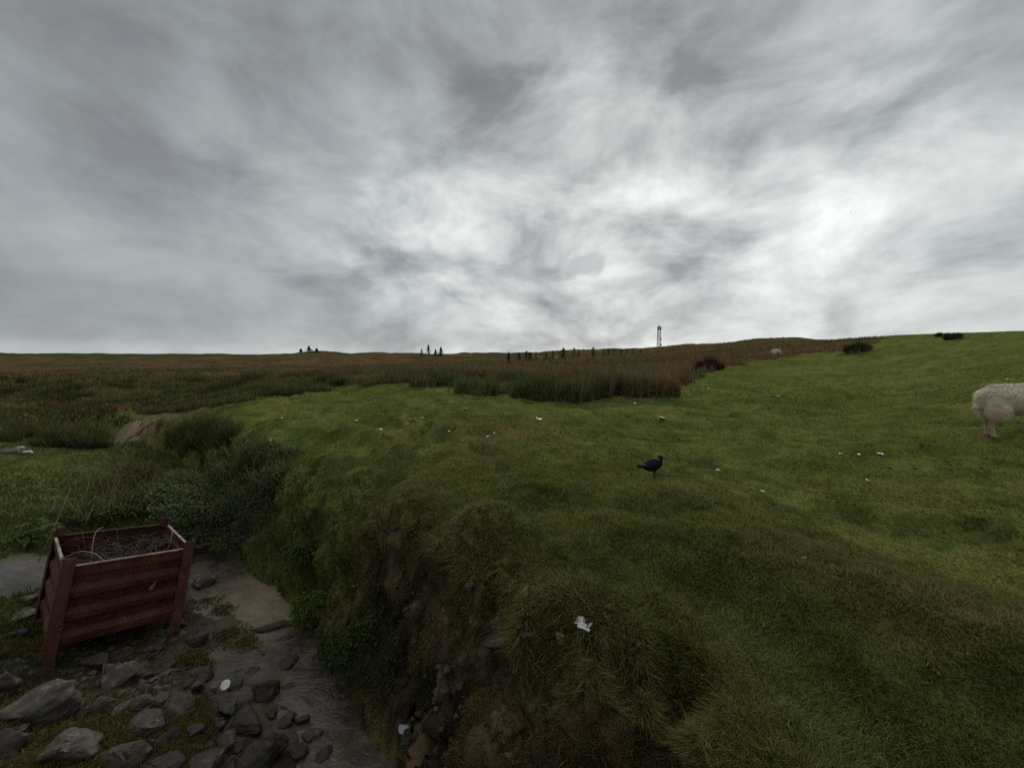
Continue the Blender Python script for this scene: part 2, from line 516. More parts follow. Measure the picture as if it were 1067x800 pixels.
def leaves(Cn, Nn, size, C, asp=.55):
    """small folded leaves: centre, normal, length, colour"""
    n = len(Cn)
    a = RNG.normal(size=(n, 3)); a = np.cross(Nn, a); a /= np.linalg.norm(a, axis=1, keepdims=True) + 1e-9
    b = np.cross(Nn, a)
    s = size[:, None]
    V = np.stack([Cn - a * s * .5, Cn + b * s * asp * .5 + Nn * s * .12, Cn + a * s * .5 - Nn * s * .1, Cn - b * s * asp * .5 + Nn * s * .12], 1).reshape(-1, 3)
    k = np.arange(n)[:, None] * 4
    return V, [k + np.array([[0, 1, 2]]), k + np.array([[0, 2, 3]])], np.repeat(C, 4, 0)


def veg_mat(name, trans=.3, rough=.55, var=.25):
    m, nt = new_mat(name)
    at = nt.nodes.new('ShaderNodeAttribute'); at.attribute_name = 'Col'
    g = nt.nodes.new('ShaderNodeNewGeometry')
    f = noise_n(nt, g.outputs['Position'], 9, 3).outputs[0]
    c = N(nt, 'ShaderNodeHueSaturation', Color=at.outputs[0], Value=math_n(nt, 'MULTIPLY_ADD', f, var * 2, 1 - var)).outputs[0]
    p = N(nt, 'ShaderNodeBsdfPrincipled', Base_Color=c, Roughness=.75); p.inputs['Specular IOR Level'].default_value = .02
    t = N(nt, 'ShaderNodeBsdfTranslucent', Color=c)
    x = N(nt, 'ShaderNodeMixShader', Fac=trans); nt.links.new(p.outputs[0], x.inputs[1]); nt.links.new(t.outputs[0], x.inputs[2])
    out(nt, x.outputs[0])
    return m


# ------------------------------------------------------------------ world
SUN_AZ, SUN_EL = math.atan2(0.30, 1.0), math.radians(29)


def build_world():
    w = bpy.data.worlds.new('World'); SC.world = w; w.use_nodes = True
    nt = w.node_tree; nt.nodes.clear()
    sky = nt.nodes.new('ShaderNodeTexSky'); sky.sky_type = 'NISHITA'; sky.sun_disc = False
    sky.sun_elevation = SUN_EL; sky.sun_rotation = SUN_AZ
    tc = nt.nodes.new('ShaderNodeTexCoord'); d = tc.outputs['Generated']
    sx = N(nt, 'ShaderNodeSeparateXYZ', Vector=d)
    z = math_n(nt, 'MAXIMUM', sx.outputs[2], 0.0)
    k = math_n(nt, 'DIVIDE', 1.0, math_n(nt, 'ADD', z, 0.65))
    pv = N(nt, 'ShaderNodeVectorMath', {'operation': 'SCALE'}, Vector=d, Scale=k).outputs[0]
    # streaks of the cloud base run along the wind
    mp = N(nt, 'ShaderNodeMapping', Vector=pv, Rotation=(0, 0, math.radians(-20)), Scale=(1.25, .9, .5), Location=(3.1, 1.7, 0))
    n1 = noise_n(nt, mp.outputs[0], 1.5, 8, .55, .25).outputs[0]
    md = N(nt, 'ShaderNodeMapping', Vector=d, Scale=(1, 1, 1.9), Location=(.3, .1, .45), Rotation=(0, math.radians(18), 0))
    n2 = noise_n(nt, md.outputs[0], 3.6, 10, .58, .3).outputs[0]
    n3 = noise_n(nt, mp.outputs[0], 4.4, 9, .56, .25).outputs[0]

    wn = noise_n(nt, d, 3.0, 6, .55)
    wv = N(nt, 'ShaderNodeVectorMath', {'operation': 'SUBTRACT'}, _0=wn.outputs[1], _1=(.5, .5, .5)).outputs[0]
    wd = N(nt, 'ShaderNodeVectorMath', {'operation': 'MULTIPLY_ADD'}, _0=wv, _1=(.55, .55, .45), _2=d).outputs[0]
    wd = N(nt, 'ShaderNodeVectorMath', {'operation': 'NORMALIZE'}, _0=wd).outputs[0]

    def glow(u, v, lo, hi):
        s = ray(u, v); s = s / np.linalg.norm(s)
        dt = N(nt, 'ShaderNodeVectorMath', {'operation': 'DOT_PRODUCT'}, _0=wd, _1=tuple(s)).outputs['Value']
        mr = N(nt, 'ShaderNodeMapRange', {'interpolation_type': 'SMOOTHSTEP'}, Value=dt, From_Min=math.cos(math.radians(lo)), From_Max=math.cos(math.radians(hi)))
        return mr.outputs[0]
    g1 = glow(700, 215, 66, 6)
    g2 = glow(640, 275, 27, 3)
    g3 = glow(440, 258, 10, 1)
    g4 = glow(960, 230, 22, 2)
    gap = glow(613, 282, 2.4, .3)

    def sh(a1, a2, a3, lo, hi):
        t = math_n(nt, 'ADD', math_n(nt, 'MULTIPLY', n1, a1), math_n(nt, 'ADD', math_n(nt, 'MULTIPLY', n2, a2), math_n(nt, 'MULTIPLY', n3, a3)))
        return N(nt, 'ShaderNodeMapRange', {'clamp': True}, Value=t, From_Min=lo, From_Max=hi).outputs[0]
    cl = sh(.42, .48, .10, .38, .62)
    cf = sh(.10, .75, .15, .37, .62)
    # brightness of the cloud base: thin near the hidden sun, thick elsewhere
    base = math_n(nt, 'MULTIPLY_ADD', cl, .20, .235)
    a = math_n(nt, 'MULTIPLY', g1, math_n(nt, 'ADD', math_n(nt, 'MULTIPLY', cl, .10), math_n(nt, 'MULTIPLY_ADD', cf, .19, .03)))
    b = math_n(nt, 'MULTIPLY', g2, math_n(nt, 'MULTIPLY_ADD', cf, .20, .02))
    c3 = math_n(nt, 'MULTIPLY', g3, math_n(nt, 'MULTIPLY', cf, .20))
    c4 = math_n(nt, 'MULTIPLY', g4, math_n(nt, 'MULTIPLY', cf, .10))
    L = math_n(nt, 'ADD', math_n(nt, 'ADD', base, a), math_n(nt, 'ADD', b, math_n(nt, 'ADD', c3, c4)))
    L = math_n(nt, 'MULTIPLY', L, math_n(nt, 'MULTIPLY_ADD', math_n(nt, 'MULTIPLY', gap, cf), -.40, 1.0))
    # grey band of farther cloud over the skyline with a clearer strip under it
    el = ramp(nt, sx.outputs[2], [(0.0, .52), (.022, .46), (.05, .37), (.10, .35), (.2, .39), (.3, .40), (.52, .30), (.665, .25), (.80, .66), (1.0, .9)], 'EASE')
    # ramp colours clamp at nothing for values over 1 in float ramps
    L = math_n(nt, 'MULTIPLY', L, math_n(nt, 'MULTIPLY', el, 2.5))
    # unseen sky behind the viewer, brightened to fill the slopes facing the camera
    back = N(nt, 'ShaderNodeMapRange', {'interpolation_type': 'SMOOTHSTEP'}, Value=sx.outputs[1], From_Min=-.5, From_Max=.6, To_Min=1.55, To_Max=1.0).outputs[0]
    L = math_n(nt, 'MULTIPLY', L, back)
    tint = ramp(nt, L, [(.15, (.89, .95, 1.0)), (.32, (.90, .965, 1.0)), (.6, (.955, 1.0, .99))])
    cloud = N(nt, 'ShaderNodeVectorMath', {'operation': 'SCALE'}, Vector=tint, Scale=math_n(nt, 'MULTIPLY', L, 10.0)).outputs[0]
    c = mixc(nt, .97, sky.outputs[0], cloud)
    bg = N(nt, 'ShaderNodeBackground', Color=c, Strength=.1)
    o = nt.nodes.new('ShaderNodeOutputWorld'); nt.links.new(bg.outputs[0], o.inputs[0])


build_world()
sl = bpy.data.lights.new('sun', 'SUN'); sl.energy = 1.5; sl.angle = math.radians(16); sl.color = (1, .97, .92)
so = bpy.data.objects.new('sun', sl); COL.objects.link(so)
sd_ = Vector((math.sin(SUN_AZ) * math.cos(SUN_EL), math.cos(SUN_AZ) * math.cos(SUN_EL), math.sin(SUN_EL)))
so.rotation_euler = sd_.to_track_quat('Z', 'Y').to_euler()
SC.view_settings.view_transform = 'Standard'; SC.view_settings.look = 'None'
SC.view_settings.exposure = 0.22; SC.view_settings.gamma = 1
SC.view_settings.use_curve_mapping = False
SC.cycles.use_denoising = False      # keep the fine grain of grass and stone

#@@TERRAIN
# ------------------------------------------------------------------ ground colours
def c3(*a): return np.array(a, float)


def lerp(a, b, f):
    return a + (b - a) * f[..., None]


RUSHPOLY = np.array([(-500, 300), (-500, 446), (0, 446), (60, 438), (120, 429), (160, 432), (205, 428), (240, 417), (290, 410), (330, 403), (346, 399), (480, 405), (520, 411),
                     (560, 417), (620, 418.5), (704, 412), (711, 402), (722, 396), (738, 389), (748, 385), (800, 373), (850, 368.5), (900, 364),
                     (912, 356), (912, 300)], float)


def spot(X, Y, u, v, rx, ry=None):
    c = hit(u, v)
    return np.exp(-(((X - c.x) / rx) ** 2 + ((Y - c.y) / (ry or rx)) ** 2))


PEAT = hit(140, 452); PATHP = [hit(12, 600), hit(-60, 610), hit(-200, 640)]
PATHL = np.array([(p.x, p.y) for p in [hit(38, 592)] + PATHP])


def zones(X, Y):
    """masks shared by the ground sheet and the plants growing on it"""
    z = gsample(GZ, X, Y)
    t = gsample(GCT, X, Y); de = gsample(GDE, X, Y); sd = gsample(GSD, X, Y)
    u, v = pix(X, Y, z)
    rush = inside(u + 12 * fbm(X * .8, Y * .8, 71, 3), v + 4.2 * fbm(X * .6, Y * .6, 72, 3), RUSHPOLY) & (np.hypot(X, Y) > 9) & (Y > 3)
    path = 1 - sstep(.25, .55, poly_dist(X, Y, PATHL) + .12 * fbm(X * 2, Y * 2, 73, 3))
    peat = np.exp(-(((X - PEAT.x) / 1.6) ** 2 + ((Y - PEAT.y) / 1.8) ** 2))
    # the stony ground round the crate
    stony = sstep(0, .5, 1.0 - np.maximum(np.abs(X + 3.2) / 2.6, np.abs(Y - 3.2) / 1.9) + .25 * fbm(X * 1.5, Y * 1.5, 74, 3)) * (t <= 0.02)
    green_up = sstep(3.7, 4.9, Y + .4 * fbm(X * 1.2, Y * 1.2, 75, 3))
    return dict(z=z, t=t, de=de, sd=sd, u=u, v=v, rush=rush, path=path, peat=peat, stony=stony, up=green_up)


def pits(X, Y, k=1.0):
    o = np.zeros(X.shape)
    for hx, hy, _, hr, hd in HOLLOWS:
        o = np.maximum(o, np.exp(-((X - hx) ** 2 + (Y - hy) ** 2) / (k * hr) ** 2))
    return o


def turf_colour(X, Y, de):
    n1 = fbm(X * .45, Y * .45, 81, 4); n2 = fbm(X * 1.9, Y * 1.9, 82, 3); n3 = fbm(X * 6, Y * 6, 83, 2)
    c = lerp(c3(.090, .108, .027), c3(.134, .147, .040), sstep(-.5, .6, n1))
    c = lerp(c, c3(.130, .125, .036), .5 * sstep(.1, .8, n2 + .4 * n3))
    c = lerp(c, c3(.048, .070, .018), .6 * sstep(.0, .7, -n2 + .3 * n1 - .4 * n3))
    r = np.hypot(X, Y)
    near = 1 - sstep(3.0, 5.5, r)
    brown = .75 * spot(X, Y, 530, 448, 1.3, .6) + .6 * spot(X, Y, 510, 470, .8, .7) + .55 * spot(X, Y, 730, 512, .6, .5) + .5 * spot(X, Y, 860, 575, .5, .5) \
        + .5 * spot(X, Y, 1020, 640, .5, .4) + .6 * spot(X, Y, 505, 550, .22, .18) + .5 * spot(X, Y, 410, 520, .4, .25)
    lip = 1 - sstep(.0, .40, de + .2 * n2)
    brown = np.clip(brown * (1 + n3 * .6) + lip * .75 * near, 0, 1)
    c = lerp(c, c3(.140, .112, .044), brown * .8)
    return c, brown


def ground_colours(X, Y, r):
    m = zones(X, Y)
    c, br = turf_colour(X, Y, m['de'])
    n1 = fbm(X * 1.1, Y * 1.1, 91, 4); n2 = fbm(X * 5, Y * 5, 92, 4)
    c = c * .8
    t = m['t']
    gul = (1 - sstep(.0, .9, t))
    al = (X - Y) * .7
    soil = lerp(c3(.030, .022, .015), c3(.110, .076, .046), sstep(-.4, .8, fbm(al * 3.5, m['z'] * 5, 97, 4) + .4 * n1))
    face = sstep(.02, .12, t) * (1 - sstep(.9, 1.0, t)) * (1 - m['up'] * .85)
    c = lerp(c, soil, np.maximum(face, pits(X, Y)))
    low = (t <= .02)
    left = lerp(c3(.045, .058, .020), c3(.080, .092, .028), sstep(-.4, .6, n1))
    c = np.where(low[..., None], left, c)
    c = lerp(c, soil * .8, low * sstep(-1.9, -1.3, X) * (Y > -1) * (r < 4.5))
    stonyc = lerp(c3(.024, .019, .013), c3(.060, .050, .022), sstep(-.3, .8, n2))
    c = lerp(c, soil * .8, low * sstep(-1.9, -1.3, X) * (Y > -1) * (r < 4.5))
    stonyc = lerp(stonyc, c3(.042, .046, .014), .6 * sstep(.2, .7, n1))
    c = lerp(c, stonyc, m['stony'])
    c = lerp(c, c3(.085, .08, .076) * (1 + .3 * n2[..., None]), m['path'] * low)
    mud = lerp(c3(.085, .068, .052), c3(.038, .031, .024), sstep(-.2, .5, n2))
    c = lerp(c, mud, sstep(-.14, .03, m['sd']) * low * (1 - sstep(9, 14, r)))
    c = lerp(c, lerp(c3(.20, .148, .105), c3(.08, .058, .04), sstep(-.2, .4, fbm(X * 1.2, Y * 5, 93, 3))), np.clip(m['peat'] * 1.3, 0, 1))
    # moor under the rushes and out to the skyline
    moor = lerp(c3(.060, .046, .022), c3(.10, .064, .032), sstep(-.5, .6, fbm(X * .12, Y * .2, 94, 4)))
    moor = lerp(moor, c3(.040, .052, .018), sstep(.1, .7, fbm(X * .07, Y * .16, 95, 4)))
    c = lerp(c, moor, m['rush'] * 1.0)
    fc = lerp(c3(.046, .052, .024), c3(.045, .042, .022), sstep(-.2, .4, fbm(X * .01, Y * .02, 96, 4)))
    c = lerp(c, fc, sstep(180, 320, r))
    return c


def build_ground():
    idx = np.arange(GX.size).reshape(GX.shape)
    q = np.stack([idx[:-1, :-1], idx[:-1, 1:], idx[1:, 1:], idx[1:, :-1]], -1).reshape(-1, 4)
    V = np.stack([DX, DY, DZ], -1).reshape(-1, 3)
    n = len(V)
    V = np.concatenate([V, [[0, 0, float(GZ[0].mean())]]])
    fan = np.stack([idx[0, :-1], np.full(len(TH) - 1, n), idx[0, 1:]], -1)
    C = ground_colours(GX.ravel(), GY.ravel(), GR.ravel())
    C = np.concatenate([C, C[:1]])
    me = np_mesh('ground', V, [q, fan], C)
    m, nt = new_mat('ground')
    at = nt.nodes.new('ShaderNodeAttribute'); at.attribute_name = 'Col'
    g = nt.nodes.new('ShaderNodeNewGeometry'); p = g.outputs['Position']
    f1 = noise_n(nt, p, 22, 8, .65).outputs[0]; f2 = noise_n(nt, p, 3.0, 8, .6).outputs[0]; f3 = noise_n(nt, p, .35, 6, .6).outputs[0]
    val = math_n(nt, 'ADD', math_n(nt, 'MULTIPLY_ADD', f1, .8, .0), math_n(nt, 'ADD', math_n(nt, 'MULTIPLY', f2, .8), math_n(nt, 'MULTIPLY', f3, .4)))
    c = N(nt, 'ShaderNodeHueSaturation', Color=at.outputs[0], Value=val).outputs[0]
    bp = N(nt, 'ShaderNodeBump', Strength=.55, Distance=.03, Height=f1)
    bp2 = N(nt, 'ShaderNodeBump', Strength=.5, Distance=.10, Height=f2, Normal=bp.outputs[0])
    s = N(nt, 'ShaderNodeBsdfPrincipled', Base_Color=c, Roughness=.85, Normal=bp2.outputs[0]); s.inputs['Specular IOR Level'].default_value = 0.0
    out(nt, s.outputs[0])
    o = link_mesh('ground', me, m); tag(o, kind='structure')


build_ground()


# ------------------------------------------------------------------ water
def build_stream():
    mw, nt = new_mat('water')
    g = nt.nodes.new('ShaderNodeNewGeometry'); p = g.outputs['Position']
    mp = N(nt, 'ShaderNodeMapping', Vector=p, Rotation=(0, 0, .5), Scale=(1, 2.2, 1))
    f = noise_n(nt, mp.outputs[0], 6, 4, .6, .8).outputs[0]
    f2 = noise_n(nt, p, 38, 3, .6, .4).outputs[0]
    bp = N(nt, 'ShaderNodeBump', Strength=.55, Distance=.03, Height=f)
    bp2 = N(nt, 'ShaderNodeBump', Strength=.10, Distance=.008, Height=f2, Normal=bp.outputs[0])
    pc = P(255, 618, -3.05)
    dist = N(nt, 'ShaderNodeVectorMath', {'operation': 'DISTANCE'}, _0=p, _1=pc).outputs['Value']
    silt = N(nt, 'ShaderNodeMapRange', {'interpolation_type': 'SMOOTHSTEP'}, Value=math_n(nt, 'ADD', dist, math_n(nt, 'MULTIPLY', noise_n(nt, p, 3, 4).outputs[0], .5)), From_Min=1.5, From_Max=.7).outputs[0]
    dark = ramp(nt, noise_n(nt, p, 3.2, 6, .65, .5).outputs[0], [(.38, (.032, .026, .021)), (.52, (.064, .050, .039)), (.68, (.105, .083, .062))])
    tan = ramp(nt, noise_n(nt, p, 2.2, 5, .6).outputs[0], [(.35, (.13, .10, .072)), (.65, (.215, .168, .123))])
    mud = mixc(nt, silt, dark, tan)
    s = N(nt, 'ShaderNodeBsdfPrincipled', Base_Color=mud, Roughness=.07, Normal=bp2.outputs[0], IOR=1.33); s.inputs['Specular IOR Level'].default_value = .65
    out(nt, s.outputs[0])
    bm = bmesh.new()
    # one sheet following the fall of the channel
    xs = np.arange(-4.8, 0.3, .06); ys = np.arange(-4, 5.8, .06)
    XX, YY = np.meshgrid(xs, ys, indexing='ij')
    sd = stream_depth(XX, YY)
    pts = np.array([p for p, w in STREAM]); 
    # surface height falls along the channel
    d = (XX[..., None] - pts[:, 0]) ** 2 + (YY[..., None] - pts[:, 1]) ** 2
    w = 1 / (d + .02) ** 2
    hz = np.array([P_[2] for P_ in pts]) 
    ZZ = (w * WATERZ).sum(-1) / w.sum(-1)
    keep = sd > -.35
    vid = {}
    for i in range(len(xs) - 1):
        for j in range(len(ys) - 1):
            if keep[i, j] and keep[i + 1, j] and keep[i, j + 1] and keep[i + 1, j + 1]:
                f_ = []
                for a, b in ((i, j), (i + 1, j), (i + 1, j + 1), (i, j + 1)):
                    if (a, b) not in vid:
                        vid[a, b] = bm.verts.new((XX[a, b], YY[a, b], ZZ[a, b]))
                    f_.append(vid[a, b])
                bm.faces.new(f_)
    o = obj('stream', bm, mw, None, True); tag(o, kind='structure')


WATERZ = []
for p_, w_ in STREAM:
    a_ = np.linspace(0, 6.28, 13)[:-1]
    zz = gsample(GZ, p_[0] + .5 * w_ * np.cos(a_), p_[1] + .5 * w_ * np.sin(a_))
    WATERZ.append(float(np.median(zz)) + .055)
for k in range(1, len(WATERZ)):
    WATERZ[k] = min(WATERZ[k], WATERZ[k - 1] - .004)
WATERZ = np.array(WATERZ)
build_stream()


# ------------------------------------------------------------------ grass and rushes
def polar(n, r0, r1, th=60, pw=-.5):
    """more plants close by than far away"""
    uu = RNG.random(n)
    r = (r0 ** pw + uu * (r1 ** pw - r0 ** pw)) ** (1 / pw)
    a = np.radians(RNG.uniform(-th, th, n))
    return r * np.sin(a), r * np.cos(a)


def jitter(C, a=.18):
    n = len(C)
    return np.clip(C * (1 + RNG.normal(0, a, (n, 1))) * (1 + RNG.normal(0, a * .35, (n, 3))), .004, .5)


MV = veg_mat('grass', .32)
MR = veg_mat('rushes', .2, .6)


def grass_turf(n):
    X, Y = polar(n, 1.1, 34, 80)
    m = zones(X, Y)
    ok = (m['t'] > .93) & ~m['rush'] & (RNG.random(len(X)) > 1.1 * pits(X, Y, .9))
    X, Y = X[ok], Y[ok]; m = {k: v[ok] for k, v in m.items()}
    C, br = turf_colour(X, Y, m['de'])
    r = np.hypot(X, Y)
    B = np.stack([X, Y, m['z']], -1)
    Nn = Hn(X, Y)
    k = len(X)
    tuft = fbm(X * 2.6, Y * 2.6, 101, 3)
    L = (.018 + .026 * (1 - sstep(.8, 3.0, m['de'])) * (1 - sstep(4, 7, r)) + .010 * br + .020 * np.clip(tuft, -.8, 1.6) + .012 * np.clip(fbm(X * 9, Y * 9, 105, 2), -.6, 1.5)) * RNG.uniform(.5, 1.5, k)
    L = np.clip(L, .012, .2) * (1 + .02 * r)
    lip = (1 - sstep(.0, .35, m['de'])) * (1 - sstep(5, 7, r))
    L += lip * RNG.uniform(0, .012, k)
    W = (.0015 + .0010 * r) * RNG.uniform(.7, 1.3, k)
    D = Nn * .5 + np.array([0, 0, .5]) + RNG.normal(0, .42, (k, 3)) * np.array([1, 1, .4])
    wind = np.stack([fbm(X * 1.5, Y * 1.5, 103, 2), fbm(X * 1.5, Y * 1.5, 104, 2), np.zeros(k)], -1) * .5
    D = D + wind
    D /= np.linalg.norm(D, axis=1, keepdims=True)
    down = Nn.copy(); down[:, 2] = 0
    bend = (RNG.normal(0, .25, (k, 3)) + down * .6 * lip[:, None]) * L[:, None]; bend[:, 2] = -np.abs(bend[:, 2]) - .3 * lip * L
    dead = RNG.random(k) < (.07 + .35 * br)
    C = np.where(dead[:, None], c3(.19, .155, .075), C)
    return blades(B, D, L, W, jitter(C), bend)


def grass_face(n):
    """grass and dead thatch rooted over the whole face of the bank"""
    A = np.stack([DX, DY, DZ], -1)
    e1 = A[1:, :-1] - A[:-1, :-1]; e2 = A[:-1, 1:] - A[:-1, :-1]
    ar = np.linalg.norm(np.cross(e1, e2), axis=-1)
    tt = GCT[:-1, :-1]; rr = GR[:-1, :-1]
    w = ar * (((tt > .03) & (tt < .985)) | ((GNZ[:-1, :-1] < .78) & (tt >= .985))) * (np.abs(GT[:-1, :-1]) < 1.1) * (rr < 16) / (1 + .12 * rr ** 2)
    cdf = np.cumsum(w.ravel()); cdf /= cdf[-1]
    k = np.searchsorted(cdf, RNG.random(n)); i, j = np.unravel_index(k, w.shape)
    a, b = RNG.random(n)[:, None], RNG.random(n)[:, None]
    B = A[i, j] * (1 - a) * (1 - b) + A[i + 1, j] * a * (1 - b) + A[i, j + 1] * (1 - a) * b + A[i + 1, j + 1] * a * b
    Nn = np.stack([GNX[i, j], GNY[i, j], GNZ[i, j]], -1); t = GCT[i, j]
    X, Y = B[:, 0], B[:, 1]; al = (X - Y) * .7
    up = sstep(3.7, 4.9, Y + .4 * fbm(X * 1.2, Y * 1.2, 75, 3))
    pn = fbm(al * 2.4, B[:, 2] * 2.2, 111, 4)
    low = (1 - sstep(-2.75, -2.3, B[:, 2])) * (1 - sstep(-.9, -.3, -X - .9) * 0) * (X > -1.0)
    ok = RNG.random(n) < np.clip(sstep(-.55, .30, pn + 1.0 * up + .4 * (t - .4) - .45 * sstep(2.9, 2.0, Y) * (t < .8) + .25 * sstep(2.6, 3.2, Y)) * (1 - .85 * low), .03, 1)
    B, Nn, t, X, Y, al, up, pn = B[ok], Nn[ok], t[ok], X[ok], Y[ok], al[ok], up[ok], pn[ok]
    ok = RNG.random(len(X)) > 1.15 * pits(X, Y, .95)
    B, Nn, t, X, Y, al, up, pn = B[ok], Nn[ok], t[ok], X[ok], Y[ok], al[ok], up[ok], pn[ok]
    k = len(X); r = np.hypot(X, Y)
    L = RNG.uniform(.018, .058, k) * (1 + .4 * np.clip(pn, -1, 1)) * (1 - .3 * up)
    W = (.0020 + .0010 * r) * RNG.uniform(.7, 1.3, k)
    D = Nn * .75 + np.array([0, 0, .45]) + RNG.normal(0, .5, (k, 3)); D /= np.linalg.norm(D, axis=1, keepdims=True)
    bend = L[:, None] * RNG.normal(0, .25, (k, 3)); bend[:, 2] -= L * RNG.uniform(.1, .8, k) * (1 - .6 * up)
    a = fbm(al * 1.5 + 7, B[:, 2] * 1.5, 112, 3)
    Cb = lerp(c3(.095, .068, .032), c3(.17, .125, .062), RNG.random(k)); Cg = lerp(c3(.042, .060, .017), c3(.085, .102, .030), RNG.random(k))
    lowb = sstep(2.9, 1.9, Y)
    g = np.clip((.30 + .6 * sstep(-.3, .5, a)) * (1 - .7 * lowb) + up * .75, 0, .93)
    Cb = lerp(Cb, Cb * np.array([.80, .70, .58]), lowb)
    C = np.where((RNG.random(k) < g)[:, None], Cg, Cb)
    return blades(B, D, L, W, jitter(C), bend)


def grass_left(n):
    """rank grass of the gully floor and the left bank"""
    X, Y = polar(n, 2.4, 30, 62, -.45)
    X = np.where(X > 0, -X, X)
    m = zones(X, Y)
    pn = fbm(X * 1.4, Y * 1.4, 121, 4)
    ston = m['stony']
    dens = np.where(ston > .3, .8 * sstep(-.5, .2, pn), 1.0)
    ok = (m['t'] <= .05) & ~m['rush'] & (m['sd'] < -.06) & (m['path'] < .4) & (m['peat'] < .35) & (RNG.random(len(X)) < dens)
    X, Y = X[ok], Y[ok]; m = {k: v[ok] for k, v in m.items()}; pn = pn[ok]; ston = ston[ok]
    k = len(X); r = np.hypot(X, Y)
    u, v = m['u'], m['v']
    mound = np.clip(np.exp(-(((u - 30) / 90) ** 2 + ((v - 482) / 18) ** 2)), 0, 1)
    L = (.11 + .07 * np.clip(pn, -1, 1)) * (1 - .72 * mound) * np.where(ston > .3, .42, 1) * RNG.uniform(.5, 1.4, k)
    L = np.maximum(L, .03)
    W = (.0020 + .0008 * r) * RNG.uniform(.7, 1.3, k)
    Nn = Hn(X, Y)
    D = Nn * .3 + np.array([0, 0, .7]) + RNG.normal(0, .34, (k, 3)); D /= np.linalg.norm(D, axis=1, keepdims=True)
    bend = RNG.normal(0, .3, (k, 3)) * L[:, None]; bend[:, 2] = -np.abs(bend[:, 2]) * .7
    C = lerp(c3(.050, .064, .020), c3(.096, .112, .034), sstep(-.5, .6, pn + RNG.normal(0, .3, k)))
    C = lerp(C, c3(.098, .118, .034), mound * .8)
    brown = np.where(ston > .3, RNG.random(k) < .6, RNG.random(k) < .12)
    C = np.where(brown[:, None], lerp(c3(.085, .056, .020), c3(.15, .105, .042), RNG.random(k)), C)
    B = np.stack([X, Y, m['z']], -1)
    return blades(B, D, L, W, jitter(C), bend)


def rough_turf(n):
    """coarser tussocks scattered far off on the hill"""
    X, Y = polar(n, 14, 110, 60, -1.0)
    m = zones(X, Y)
    ok = (m['t'] > .9) & ~m['rush'] & (fbm(X * .5, Y * .9, 131, 3) > .15)
    X, Y = X[ok], Y[ok]; k = len(X); r = np.hypot(X, Y)
    C, br = turf_colour(X, Y, m['de'][ok])
    L = RNG.uniform(.04, .12, k); W = .004 + .0016 * r
    D = np.array([0, 0, 1.]) + RNG.normal(0, .4, (k, 3)); D /= np.linalg.norm(D, axis=1, keepdims=True)
    return blades(np.stack([X, Y, m['z'][ok]], -1), D, L, W, jitter(C * 1.0), None, 1.0, .9)


def build_grass():
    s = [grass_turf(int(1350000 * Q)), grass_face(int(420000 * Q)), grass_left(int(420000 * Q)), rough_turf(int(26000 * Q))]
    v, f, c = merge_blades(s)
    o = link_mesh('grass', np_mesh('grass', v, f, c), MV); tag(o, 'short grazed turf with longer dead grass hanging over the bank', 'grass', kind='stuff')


def build_rushes(n):
    X, Y = polar(n, 9, 190, 58, -.75)
    m = zones(X, Y); r = np.hypot(X, Y)
    cl = fbm(X * .55, Y * .55, 141, 3) + .5 * fbm(X * 1.7, Y * 1.7, 142, 2)
    cl2 = fbm(X * .12, Y * .2, 143, 3)
    right = sstep(400, 520, m['u'])
    dens = sstep(-.35, .35, cl) * (.8 + .2 * right)
    ok = m['rush'] & (RNG.random(n) < dens) & (m['t'] > -1)
    X, Y, r, cl, cl2, right = [a[ok] for a in (X, Y, r, cl, cl2, right)]; m = {k_: v[ok] for k_, v in m.items()}
    k = len(X)
    L = (.28 + .46 * right * sstep(100, 20, r) + (.20 + .14 * right) * np.clip(cl, -1, 1)) * RNG.uniform(.55, 1.15, k)
    L *= np.where(m['u'] < 330, .68, 1) * np.where(m['u'] > 760, .6, 1) * np.where(m['u'] < 100, .75, 1)
    W = (.004 + .0011 * r) * RNG.uniform(.7, 1.3, k)
    D = np.array([0, 0, 1.]) + RNG.normal(0, .17, (k, 3)); D /= np.linalg.norm(D, axis=1, keepdims=True)
    bend = RNG.normal(0, .12, (k, 3)) * L[:, None]
    red = lerp(c3(.125, .070, .036), c3(.185, .125, .068), RNG.random(k)); grn = lerp(c3(.050, .064, .024), c3(.098, .108, .042), RNG.random(k))
    f = sstep(-.35, .35, cl2 - .22 * (m['u'] < 330) + .25 * (m['u'] - 420) / 300 + .35 * sstep(20, 45, r) - .15 - .5 * sstep(398, 410, m['v']) * (m['u'] < 330) - .20 * sstep(21, 13, r) * right + RNG.normal(0, .25, k))
    C = lerp(grn, red, f)
    straw = RNG.random(k) < .04 + (.10 + .15 * right) * sstep(.1, .6, fbm(X * .16, Y * .28, 145, 3))
    C = np.where(straw[:, None], lerp(c3(.15, .115, .065), c3(.24, .185, .11), RNG.random(k)), C)
    return blades(np.stack([X, Y, m['z'] - .02], -1), D, L, W, jitter(C), bend, tipc=1.1, basec=.9)


